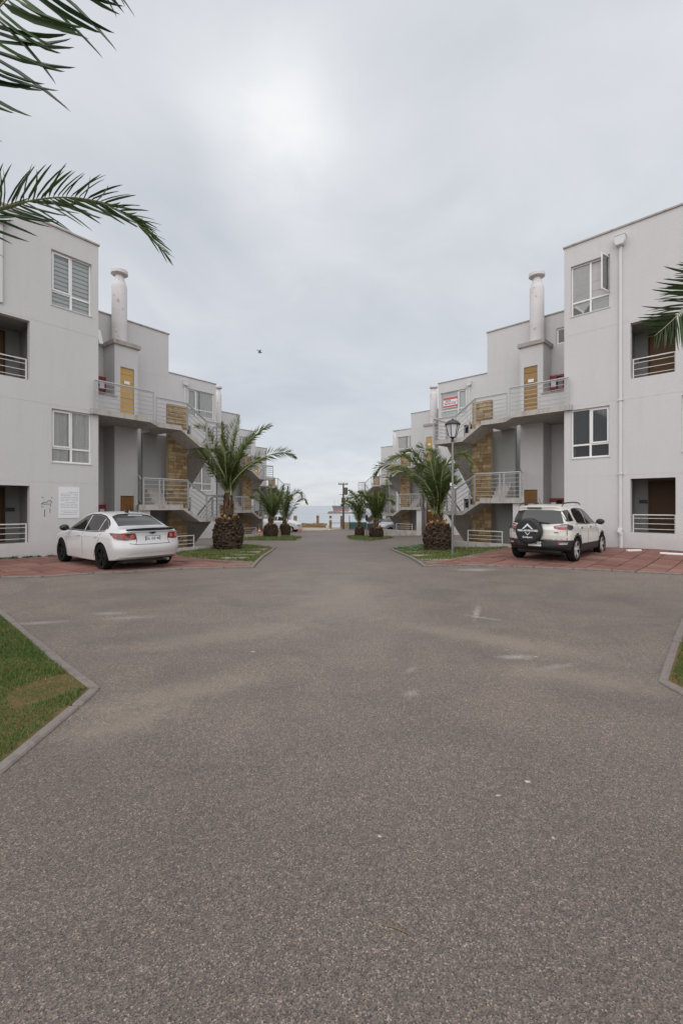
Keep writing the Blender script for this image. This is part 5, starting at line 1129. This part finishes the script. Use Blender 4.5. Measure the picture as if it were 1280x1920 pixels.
def wheel(parent, x, y, r, wdt, rim_mat, spokes, side, name='wheel'):
    "tyre, rim dish and single spokes; side=+1 when the outer face looks to +y"
    o = bpy.data.objects.new(name, None)
    m = MB(); w = wdt / 2; rr = r * .70
    m.lathe((0, 0, 0), [(rr, -w * .85), (r * .93, -w), (r * .985, -w * .8), (r, -w * .5), (r, w * .5), (r * .985, w * .8), (r * .93, w), (rr, w * .85), (rr * .97, w * .2), (rr * .97, -w * .85)], 40, axis='y', caps=False)
    t = m.build(name, 'rubber', parent, smooth=30); t.location = (x, y, r)
    m = MB(); m.lathe((0, side * w * .0, 0), [(rr * .99, -w * .3), (rr * .99, w * .80), (rr * .93, w * .84), (rr * .90, w * .25), (.03, w * .2), (.03, -w * .3)], 36, axis='y')
    if side < 0: m.v = [(a, -b, c) for a, b, c in m.v]
    rm = m.build('rim', 'rim_black', t, smooth=30)
    m2 = MB()
    for i in range(spokes):
        a = 2 * math.pi * i / spokes + .3
        for da in (-.19, .19):
            c0, s0 = math.cos(a + da * .7), math.sin(a + da * .7); c1, s1 = math.cos(a + da), math.sin(a + da); tw = .032
            y0, y1 = w * .62, w * .70
            m2.add([(c0 * .05 - s0 * tw, y0, s0 * .05 + c0 * tw), (c0 * .05 + s0 * tw, y0, s0 * .05 - c0 * tw), (c1 * rr * .94 + s1 * tw, y1, s1 * rr * .94 - c1 * tw), (c1 * rr * .94 - s1 * tw, y1, s1 * rr * .94 + c1 * tw), (c0 * .05, y0 - .03, s0 * .05), (c1 * rr * .94, y1 - .03, s1 * rr * .94)], [(0, 1, 2, 3), (1, 4, 5, 2), (4, 0, 3, 5), (0, 4, 1), (2, 5, 3)])
    m2.lathe((0, 0, 0), [(.065, w * .5), (.065, w * .66), (.05, w * .7)], 14, axis='y'); m2.lathe((0, 0, 0), [(rr * .99, w * .79), (rr * .99, w * .86), (rr * .94, w * .86), (rr * .93, w * .7)], 36, axis='y', caps=False)
    if side < 0: m2.v = [(a, -b, c) for a, b, c in m2.v]
    m2.build('spokes', rim_mat, t, smooth=30)
    bpy.data.objects.remove(o); return t
def mirror_part(name, x, y, z, side, mat, parent):
    m = MB(); m.lathe((0, 0, 0), [(.02, -.10), (.062, -.08), (.078, -.02), (.07, .05), (.03, .085)], 14, axis='x'); m.v = [(a * 1.0, b * 1.55, c * 1.15) for a, b, c in m.v]
    o = m.build(name, mat, parent, smooth='all'); o.location = (x, y + side * .10, z); m = MB(); m.tube([(0, -side * .14, -.05), (0.0, -side * .05, -.03)], .022, 6); m.build('arm', mat, o); return o
def plate_rear(parent, x, z, text, tilt=0.0, w=.36, h=.13):
    m = MB(); m.box(-.012, 0, -w / 2, w / 2, -h / 2, h / 2); o = m.build('number_plate', 'paper', parent, bevel=.004); m = MB(); e = .012
    for q in ((-w / 2 - e, w / 2 + e, h / 2, h / 2 + e), (-w / 2 - e, w / 2 + e, -h / 2 - e, -h / 2), (-w / 2 - e, -w / 2, -h / 2, h / 2), (w / 2, w / 2 + e, -h / 2, h / 2)): m.box(-.010, 0, *q)
    m.build('plate_frame', 'black_plastic', o); o.location = (x, 0, z); o.rotation_euler = (0, tilt, 0)
    Mx = Matrix.Translation((-.013, 0, 0.008)) @ Matrix(((0, 0, -1, 0), (-1, 0, 0, 0), (0, 1, 0, 0), (0, 0, 0, 1))); text_mesh('letters', text, .085, 'ink_dark', o, Mx, .001, .0022)
    return o
def rearM(x, y, z): return Matrix.Translation((x, y, z)) @ Matrix(((0, 0, -1, 0), (-1, 0, 0, 0), (0, 1, 0, 0), (0, 0, 0, 1)))
def xsurf(bvh, y, z):
    h = bvh.ray_cast(Vector((-6, y, z)), Vector((1, 0, 0))); return h[0].x if h[0] else -.9

# --- white saloon on the left
def saloon():
    t = thing('saloon_car', 'white saloon with black wheels and a black boot spoiler parked by the left wall', 'car', (-5.52, 12.19, gz(-5.52, 12.19) + .02), R(140))
    st = [ # x, under, shoulder, y_sh, y_sill, top, y_roof, z_roofedge
        (-.93, .36, .86, .84, .76, 1.00, .66, .965), (-.80, .30, .90, .875, .80, 1.055, .68, 1.02), (-.55, .26, .93, .893, .84, 1.085, .69, 1.05), (-.42, .25, .94, .895, .85, 1.11, .69, 1.07), (-.1, .22, .945, .897, .86, 1.255, .625, 1.205),
        (.3, .20, .945, .898, .865, 1.40, .575, 1.345), (.75, .19, .94, .898, .865, 1.468, .56, 1.41), (1.15, .19, .93, .898, .865, 1.477, .56, 1.42), (1.55, .19, .915, .896, .865, 1.44, .56, 1.385), (1.9, .19, .90, .892, .86, 1.33, .59, 1.275), (2.25, .19, .88, .888, .86, 1.16, .66, 1.115), (2.52, .20, .86, .885, .85, 1.02, .70, .985), (2.9, .22, .82, .875, .83, .965, .70, .93), (3.3, .24, .76, .84, .78, .88, .66, .85), (3.55, .27, .68, .78, .72, .76, .60, .74), (3.66, .32, .60, .70, .66, .66, .55, .645)]
    rb = lambda z: .085 * math.exp(-((z - .56) / .17) ** 2) + .03 * sstep(.94, 1.01, z) - .10 * sstep(.40, .28, z) if z > .28 else -.05
    rb = lambda z: .085 * math.exp(-((z - .57) / .17) ** 2) + .035 * sstep(.93, 1.0, z)
    fb = lambda z: .08 * math.exp(-((z - .45) / .2) ** 2)
    wr = .335
    me, bvh = car_body(st, rb, fb, (.30, .35), (0, 2.685), wr, .045)
    split_body(me, t, lambda c, n: 1 if (min((c.x - 0) ** 2 + (c.z - wr) ** 2, (c.x - 2.685) ** 2 + (c.z - wr) ** 2) < (wr + .0449) ** 2 and abs(c.y) < .88 and c.z > .1) or c.z < .275 and c.x < -.2 and abs(c.y) < .70 else 0, [], ['body', 'wheel_well'], ['paint_white', 'gap_black'])
    for s_, v in ((1, 'left'), (-1, 'right')):
        y = s_
        panel('side_window', bvh, [(2.28, .985), (1.98, 1.155), (1.66, 1.295), (1.35, 1.365), (1.22, 1.375), (1.16, .975)], v, 'car_glass', t)
        panel('side_window', bvh, [(1.10, .975), (1.16, 1.375), (.75, 1.378), (.42, 1.335), (.31, 1.305), (.27, .985)], v, 'car_glass', t)
        panel('side_window', bvh, [(.23, .985), (.27, 1.29), (.10, 1.225), (-.06, 1.135), (-.13, 1.06), (-.10, 1.01)], v, 'car_glass', t)
        strip('window_trim', bvh, [(2.33, .965), (1.13, .955), (.25, .965), (-.12, .99)], .022, v, 'black_gloss', t)
        strip('window_trim', bvh, [(2.33, .985), (2.0, 1.17), (1.66, 1.315), (1.3, 1.393), (.75, 1.398), (.40, 1.352), (.10, 1.25), (-.10, 1.14), (-.17, 1.04)], .03, v, 'black_gloss', t)
        strip('door_gap', bvh, [(1.16, .945), (1.14, .6), (1.15, .30)], .011, v, 'gap_black', t); strip('door_gap', bvh, [(2.28, .93), (2.30, .6), (2.26, .30)], .011, v, 'gap_black', t); strip('door_gap', bvh, [(.02, .94), (.12, .75), (.30, .58), (.42, .38), (.44, .30)], .011, v, 'gap_black', t)
        strip('sill_line', bvh, [(.45, .335), (1.2, .325), (2.25, .335)], .02, v, 'paint_cream', t); strip('crease_shade', bvh, [(-.6, .80), (.4, .83), (1.6, .80), (2.4, .74)], .010, v, 'paint_silver', t)  # thin grey strip paints the shade along a body fold
        for x in (1.36, .30): d = panel('door_handle', bvh, [(x - .10, .835), (x + .10, .825), (x + .10, .858), (x - .10, .868)], v, 'paint_white', t, .03, .05, .03)
        mirror_part('wing_mirror', 2.10, s_ * .90, 1.02, s_, 'black_gloss', t)
        panel('fuel_flap', bvh, [(-.42, .72), (-.27, .72), (-.27, .86), (-.42, .86)], v, 'paint_white', t, .003) if s_ < 0 else None
        # lamps wrap from the flank on to the boot
        lm = panel('tail_lamp', bvh, [(s_ * .40, .80), (s_ * .62, .775), (s_ * .78, .79), (s_ * .845, .83), (s_ * .862, .90), (s_ * .855, .95), (s_ * .70, .95), (s_ * .55, .945), (s_ * .43, .925)], 'rear', 'lamp_red', t, .012, .04, .03)
        for yy, zz, rr in ((.68, .865, .055), (.51, .865, .045)):
            m = MB(); m.lathe((0, 0, 0), [(rr, 0), (rr, .01), (rr * .75, .018), (rr * .3, .012)], 16, axis='x'); q = m.build('bulb_ring', 'sign_red', lm, smooth=30); x = xsurf(bvh, s_ * yy, zz); q.location = (x - .016, s_ * yy, zz); q.rotation_euler = (0, math.pi, 0)
    panel('rear_window', bvh, [(-.36, -.60), (-.40, 0), (-.36, .60), (.20, .52), (.34, .30), (.37, 0), (.34, -.30), (.20, -.52)], 'top', 'car_glass', t, .004)
    panel('windscreen', bvh, [(2.42, -.66), (2.50, 0), (2.42, .66), (1.72, .52), (1.66, 0), (1.72, -.52)], 'top', 'car_glass', t, .004)
    strip('boot_gap', bvh, [(-.58, .70), (-.44, .672), (0, .668), (.44, .672), (.58, .70)], .012, 'rear', 'gap_black', t); strip('boot_crease_shade', bvh, [(-.44, .895), (0, .90), (.44, .895)], .014, 'rear', 'paint_silver', t)  # grey strip across the boot lid is painted fold shade
    for s_ in (-1, 1): strip('boot_gap', bvh, [(s_ * .44, .672), (s_ * .40, .79)], .010, 'rear', 'gap_black', t); strip('boot_gap', bvh, [(s_ * .43, .93), (s_ * .60, 1.0)], .010, 'rear', 'gap_black', t)
    strip('bumper_line', bvh, [(-.62, .40), (-.52, .455), (0, .46), (.52, .455), (.62, .40)], .012, 'rear', 'paint_silver', t)
    # spoiler lip
    m = MB(); n = 14; vs = []
    for i in range(n + 1):
        y = -.62 + 1.24 * i / n; e = 1 - (abs(y) / .62) ** 4; x = xsurf(bvh, y, .985); zt = 1.035 + .03 * e
        vs += [(x + .02, y, 1.03), (x - .055 + .10 * (abs(y) / .62) ** 3, y, zt + .012), (x - .06 + .10 * (abs(y) / .62) ** 3, y, zt), (x + .03, y, 1.0)]
    m.add(vs, [(4 * i + a, 4 * i + 4 + a, 4 * i + 4 + (a + 1) % 4, 4 * i + (a + 1) % 4) for i in range(n) for a in range(4)] + [(0, 1, 2, 3), tuple(4 * n + q for q in (3, 2, 1, 0))]); m.build('spoiler', 'black_gloss', t, smooth=40)
    x = xsurf(bvh, 0, .80); plate_rear(t, x - .006, .795, 'DL GZ·45')
    x = xsurf(bvh, 0, .955); m = MB(); m.extr([(-.085, -.016), (-.03, -.016), (-.03, -.034), (.03, -.034), (.03, -.016), (.085, -.016), (.10, .016), (.03, .016), (.03, .034), (-.03, .034), (-.03, .016), (-.07, .016)], 'x', -.012, .006); q = m.build('emblem', 'black_gloss', t, bevel=.003); q.location = (x - .004, 0, .955)
    for y, tx in ((.50, 'CRUZE'), (-.50, 'LTZ')): x = xsurf(bvh, y, .965); text_mesh('badge', tx, .038, 'chrome', t, rearM(x - .004, y, .965), .003)
    m = MB(); m.box(-.70, -.35, -.60, .60, .20, .27); m.box(-.69, 3.3, -.72, .72, .2705, .33); m.box(-.30, 2.4, -.62, .62, .16, .2); m.build('underbody', 'gap_black', t); m = MB(); m.tube([(-.55, -.42, .245), (-.93, -.42, .25)], .035, 10); m.build('exhaust', 'galvanised', t, smooth=True)
    m = MB(); m.extr([(.42, 1.435), (.62, 1.462), (.60, 1.475), (.48, 1.53), (.40, 1.535)], 'y', -.018, .018); m.build('roof_fin', 'black_gloss', t, bevel=.004)
    m = MB(); 
    for i in range(3): pass
    panel('parcel_shelf_sticker', bvh, [(.18, .10), (.22, .10), (.22, -.28), (.18, -.28)], 'top', 'paper', t, .007)
    for x in (0, 2.685):
        for s_ in (1, -1): wheel(t, x, s_ * .785, wr, .225, 'rim_black', 5, s_)
    return t
saloon()

# --- cream compact SUV on the right
def suv():
    px_, py_ = 6.03, 13.47
    t = thing('compact_suv', 'cream compact SUV with a covered spare wheel on its tailgate', 'car', (px_, py_, gz(px_, py_) + .02), R(46))
    st = [(-.72, .42, .98, .82, .74, 1.50, .56, 1.45), (-.64, .36, 1.0, .865, .80, 1.57, .575, 1.515), (-.45, .32, 1.015, .882, .83, 1.605, .585, 1.545), (-.1, .27, 1.02, .884, .84, 1.632, .59, 1.565), (.4, .25, 1.015, .884, .85, 1.648, .59, 1.578), (.9, .25, 1.005, .882, .85, 1.645, .59, 1.575), (1.3, .25, .99, .88, .85, 1.60, .59, 1.535),
          (1.6, .25, .98, .878, .85, 1.50, .61, 1.435), (1.95, .26, .97, .875, .85, 1.29, .665, 1.235), (2.2, .27, .955, .872, .845, 1.13, .71, 1.095), (2.5, .28, .93, .866, .83, 1.075, .71, 1.04), (2.85, .30, .88, .845, .80, 1.02, .69, .99), (3.1, .32, .80, .80, .74, .92, .64, .90), (3.24, .38, .70, .72, .68, .78, .56, .77)]
    rb = lambda z: .085 * math.exp(-((z - .50) / .16) ** 2) + .06 * sstep(1.02, .92, z) * sstep(.6, .75, z) - .16 * sstep(1.04, 1.50, z) + .07 * sstep(1.50, 1.56, z)
    fb = lambda z: .06 * math.exp(-((z - .5) / .2) ** 2)
    wr = .345
    me, bvh = car_body(st, rb, fb, (.24, .32), (0, 2.52), wr, .05)
    def test(c, n):
        d = min(c.x ** 2 + (c.z - wr) ** 2, (c.x - 2.52) ** 2 + (c.z - wr) ** 2) ** .5
        if d < wr + .0499 and abs(c.y) < .87 and c.z > .1: return 1
        if c.x < -.30 and c.z < .635: return 2
        if c.z < .50 and c.x > -.3: return 2
        if abs(c.y) > .78 and d < wr + .12: return 2
        return 0
    split_body(me, t, test, [((0, 0, .635), (0, 0, 1)), ((0, 0, .50), (0, 0, 1)), ((-.30, 0, 0), (1, 0, 0))], ['body', 'wheel_well', 'lower_cladding'], ['paint_cream', 'gap_black', 'black_plastic'])
    for s_, v in ((1, 'left'), (-1, 'right')):
        panel('side_window', bvh, [(1.98, 1.07), (1.74, 1.28), (1.45, 1.445), (1.12, 1.515), (1.04, 1.515), (1.02, 1.065)], v, 'car_glass', t)
        panel('side_window', bvh, [(.97, 1.065), (.99, 1.515), (.55, 1.53), (.22, 1.50), (.14, 1.44), (.10, 1.30), (.20, 1.10)], v, 'car_glass', t)
        panel('side_window', bvh, [(-.03, 1.16), (-.06, 1.42), (-.10, 1.475), (-.42, 1.455), (-.58, 1.43), (-.575, 1.20), (-.50, 1.145)], v, 'car_glass', t)
        strip('window_trim', bvh, [(2.02, 1.05), (1.0, 1.05), (.22, 1.075)], .02, v, 'black_gloss', t)
        strip('door_gap', bvh, [(.99, 1.04), (.97, .7), (.98, .51)], .011, v, 'gap_black', t); strip('door_gap', bvh, [(2.0, 1.03), (2.03, .7), (1.98, .51)], .011, v, 'gap_black', t); strip('door_gap', bvh, [(.10, 1.10), (.20, .85), (.34, .70), (.42, .51)], .011, v, 'gap_black', t)
        strip('crease_shade', bvh, [(-.3, .93), (.6, .93), (1.8, .90)], .012, v, 'paint_silver', t); strip('crease_shade', bvh, [(.5, .60), (1.9, .60)], .012, v, 'paint_silver', t)  # grey strips put the shade of body folds into colour
        for x in (1.20, .36): panel('door_handle', bvh, [(x - .09, .945), (x + .09, .94), (x + .09, .97), (x - .09, .975)], v, 'chrome', t, .028, .05, .03)
        mirror_part('wing_mirror', 1.82, s_ * .89, 1.10, s_, 'black_plastic', t)
        m = MB(); m.tube([(-.42, s_ * .60, 1.575), (-.30, s_ * .60, 1.65), (.0, s_ * .60, 1.675), (.6, s_ * .60, 1.69), (1.0, s_ * .60, 1.675), (1.18, s_ * .60, 1.62)], [.012, .02, .02, .02, .02, .012], 6); m.build('roof_rail', 'black_plastic', t, smooth=True)
        lm = panel('tail_lamp', bvh, [(s_ * .50, .955), (s_ * .66, .925), (s_ * .775, .92), (s_ * .775, 1.075), (s_ * .60, 1.05), (s_ * .47, 1.015)], 'rear', 'lamp_red', t, .012, .04, .03)
        panel('lamp_lens', bvh, [(s_ * .50, .99), (s_ * .70, .985), (s_ * .775, 1.0), (s_ * .775, 1.06), (s_ * .60, 1.04)], 'rear', 'lamp_clear', lm, .016, .05, .01)
        l2 = panel('side_lamp', bvh, [(-.62, .925), (-.45, .905), (-.33, .945), (-.29, 1.0), (-.34, 1.05), (-.50, 1.08), (-.62, 1.075)], v, 'black_gloss', t, .010, .04, .03)
        strip('chrome_ring', bvh, [(-.60, .94), (-.45, .922), (-.345, .955), (-.31, 1.0), (-.355, 1.04), (-.50, 1.065), (-.6, 1.065)], .018, v, 'chrome', l2, .016)
        rf = panel('reflector', bvh, [(s_ * .60, .51), (s_ * .80, .52), (s_ * .80, .58), (s_ * .60, .585)], 'rear', 'lamp_red', t, .012, .05, .02); panel('reflector_lens', bvh, [(s_ * .64, .515), (s_ * .80, .525), (s_ * .80, .55), (s_ * .64, .55)], 'rear', 'lamp_clear', rf, .016, .05, .01)
        strip('tailgate_gap', bvh, [(s_ * .785, .66), (s_ * .785, 1.08)], .012, 'rear', 'gap_black', t); strip('tailgate_gap', bvh, [(s_ * .785, 1.08), (s_ * .72, 1.12)], .012, 'rear', 'gap_black', t)
    rw = panel('rear_window', bvh, [(-.70, 1.10), (-.35, 1.07), (0, 1.065), (.35, 1.07), (.70, 1.10), (.66, 1.25), (.575, 1.445), (.40, 1.465), (0, 1.47), (-.40, 1.465), (-.575, 1.445), (-.66, 1.25)], 'rear', 'car_glass', t, .005)
    panel('windscreen', bvh, [(2.12, -.66), (2.2, 0), (2.12, .66), (1.42, .54), (1.34, 0), (1.42, -.54)], 'top', 'car_glass', t, .004)
    m = MB(); x = xsurf(bvh, 0, 1.12); m.tube([(x - .03, -.10, 1.13), (x - .03, -.36, 1.10)], .016, 6); m.build('rear_wiper', 'black_plastic', t)
    x = xsurf(bvh, 0, 1.53); m = MB(); m.box(-.03, 0, -.20, .20, -.018, .018); q = m.build('brake_light', 'black_gloss', t); q.location = (x - .002, .10, 1.525)
    strip('tailgate_gap', bvh, [(-.785, .655), (0, .65), (.785, .655)], .012, 'rear', 'gap_black', t)
    panel('bumper_recess', bvh, [(-.45, .40), (.45, .40), (.52, .55), (.45, .58), (-.45, .58), (-.52, .55)], 'rear', 'gap_black', t, .003)
    x = xsurf(bvh, 0, .50); plate_rear(t, x - .012, .515, 'KW·HK·54')
    # spare wheel in its printed cover
    x = xsurf(bvh, .10, .85); sp = MB(); r_ = .365; sp.lathe((0, 0, 0), [(.05, .0), (r_ * .9, .0), (r_ * .99, -.03), (r_, -.07), (r_, -.15), (r_ * .97, -.19), (r_ * .88, -.215), (r_ * .80, -.218), (.05, -.222)], 40, axis='x'); so = sp.build('spare_wheel', 'black_plastic', t, smooth=35); so.location = (x + .0, .13, .875)
    f = -.2245
    def pr(poly, a, b, mat='paper', nm='print'): m = MB(); m.extr(poly, 'x', a, b); return m.build(nm, mat, so)
    pr([(.0, .215), (.155, .06), (.105, .06), (0, .155), (-.105, .06), (-.155, .06)], f, f + .004); pr([(.075, -.035), (.0, -.12), (-.075, -.035), (-.055, -.035), (0, -.095), (.055, -.035)], f, f + .004)
    text_mesh('print', 'FREE ADVENTURE', .070, 'paper', so, rearM(f, 0, .012), .002, .003); text_mesh('print', 'EcoSport', .074, 'paper', so, rearM(f, 0, -.172), .002, .0015)
    for y, z, tx in ((.58, .845, 'ECOSPORT'), (-.52, .845, 'TITANIUM')): x = xsurf(bvh, y, z); text_mesh('badge', tx, .04, 'ink_dark', t, rearM(x - .004, y, z), .003, .0012)
    x = xsurf(bvh, .62, .91); m = MB(); m.lathe((0, 0, 0), [(.045, 0), (.045, .008), (.03, .012)], 20, axis='x'); m.v = [(-a, b * 1.2, c * .55) for a, b, c in m.v]; q = m.build('emblem', 'ink_dark', t, smooth=30); q.location = (x, .62, .905)
    m = MB(); m.tube([(.0, .12, 1.63), (-.09, .12, 1.70), (-.20, .12, 1.83)], [.012, .005, .003], 5); m.build('aerial', 'black_plastic', t)
    m = MB(); m.box(-.55, -.3, -.6, .6, .27, .38); m.box(-.54, 2.9, -.72, .72, .3805, .42); m.box(-.30, 2.3, -.66, .66, .20, .26); m.build('underbody', 'gap_black', t)
    for x in (0, 2.52):
        for s_ in (1, -1): wheel(t, x, s_ * .775, wr, .215, 'alloy', 5, s_)
    return t
suv()

# --- parked cars far off
def small_car(name, label, x, y, ang, paint, lift=0.0, L=4.0, hgt=1.5, van=False):
    t = thing(name, label, 'van' if van else 'car', (x, y, gz(x, y)), ang); h = hgt / 1.5
    e = 1.38 if van else 1.30
    st = [(-.75, .32, .92 * h, .78, .74, 1.38 * h if van else 1.05 * h, .6, 1.33 * h if van else 1.02 * h), (-.5, .28, .94 * h, .84, .80, 1.5 * h if van else 1.12 * h, .6, 1.44 * h if van else 1.08 * h), (0, .24, .95 * h, .86, .83, 1.52 * h if van else 1.42 * h, .58, 1.45 * h if van else 1.36 * h), (1.2, .24, .93 * h, .86, .83, 1.5 * h, .58, 1.43 * h), (1.7, .24, .92 * h, .85, .83, 1.3 * h, .62, 1.25 * h), (2.15, .25, .9 * h, .85, .82, 1.05 * h, .68, 1.02 * h), (2.8, .28, .8 * h, .8, .76, .92 * h, .64, .9 * h), (L - .75, .35, .62 * h, .7, .68, .7 * h, .56, .69 * h)]
    z0 = lambda z: 0
    me, bvh = car_body(st, z0, z0, (.15, .25), (0, 2.45), .32, .04, 40)
    split_body(me, t, lambda c, n: 1 if min(c.x ** 2 + (c.z - .32) ** 2, (c.x - 2.45) ** 2 + (c.z - .32) ** 2) < .3599 ** 2 and abs(c.y) < .84 else 0, [], ['body', 'wheel_well'], [paint, 'gap_black'])
    for v in ('left', 'right'):
        panel('side_window', bvh, [(1.95, 1.0 * h), (1.55, 1.28 * h), (1.05, 1.36 * h), (1.0, 1.0 * h)], v, 'car_glass', t, step=.12); panel('side_window', bvh, [(.93, 1.0 * h), (.97, 1.36 * h), (.3, 1.33 * h), (.0, 1.2 * h if van else 1.1 * h), (.0, 1.0 * h)], v, 'car_glass', t, step=.12)
        s_ = 1 if v == 'left' else -1; mirror_part('wing_mirror', 1.85, s_ * .86, 1.05 * h, s_, 'black_plastic', t)
        panel('tail_lamp', bvh, [(s_ * .6, .78 * h), (s_ * .76, .78 * h), (s_ * .76, .95 * h), (s_ * .6, .95 * h)], 'rear', 'lamp_red', t, .012, .1); panel('headlamp', bvh, [(s_ * .38, .55 * h), (s_ * .66, .56 * h), (s_ * .68, .68 * h), (s_ * .42, .66 * h)], 'front', 'lamp_clear', t, .012, .1)
    panel('windscreen', bvh, [(2.05, -.62), (2.12, 0), (2.05, .62), (1.42, .5), (1.36, 0), (1.42, -.5)], 'top', 'car_glass', t)
    if van: panel('rear_window', bvh, [(-.6, 1.02 * h), (.6, 1.02 * h), (.52, 1.34 * h), (-.52, 1.34 * h)], 'rear', 'car_glass', t)
    else: panel('rear_window', bvh, [(-.42, -.55), (-.42, .55), (-.06, .5), (-.06, -.5)], 'top', 'car_glass', t)
    for x_ in (0, 2.45):
        for s_ in (1, -1): wheel(t, x_, s_ * .76, .32, .2, 'alloy', 5, s_)
    return t
q = at(557, 998); small_car('parked_van', 'white high van by the sea wall behind the left palms', q.x - 2.9, q.y + 1.2, R(-12), 'paint_white', L=4.1, hgt=1.85, van=True)
small_car('parked_car', 'silver car under the second stairs on the right showing its windscreen', 5.6, 42.6, R(222), 'paint_silver')
q = at(694, 1003); small_car('parked_car', 'dark car behind the sign post between the small right palms', q.x + .9, q.y + 4.5, R(35), 'paint_dark', L=4.1, hgt=1.4)
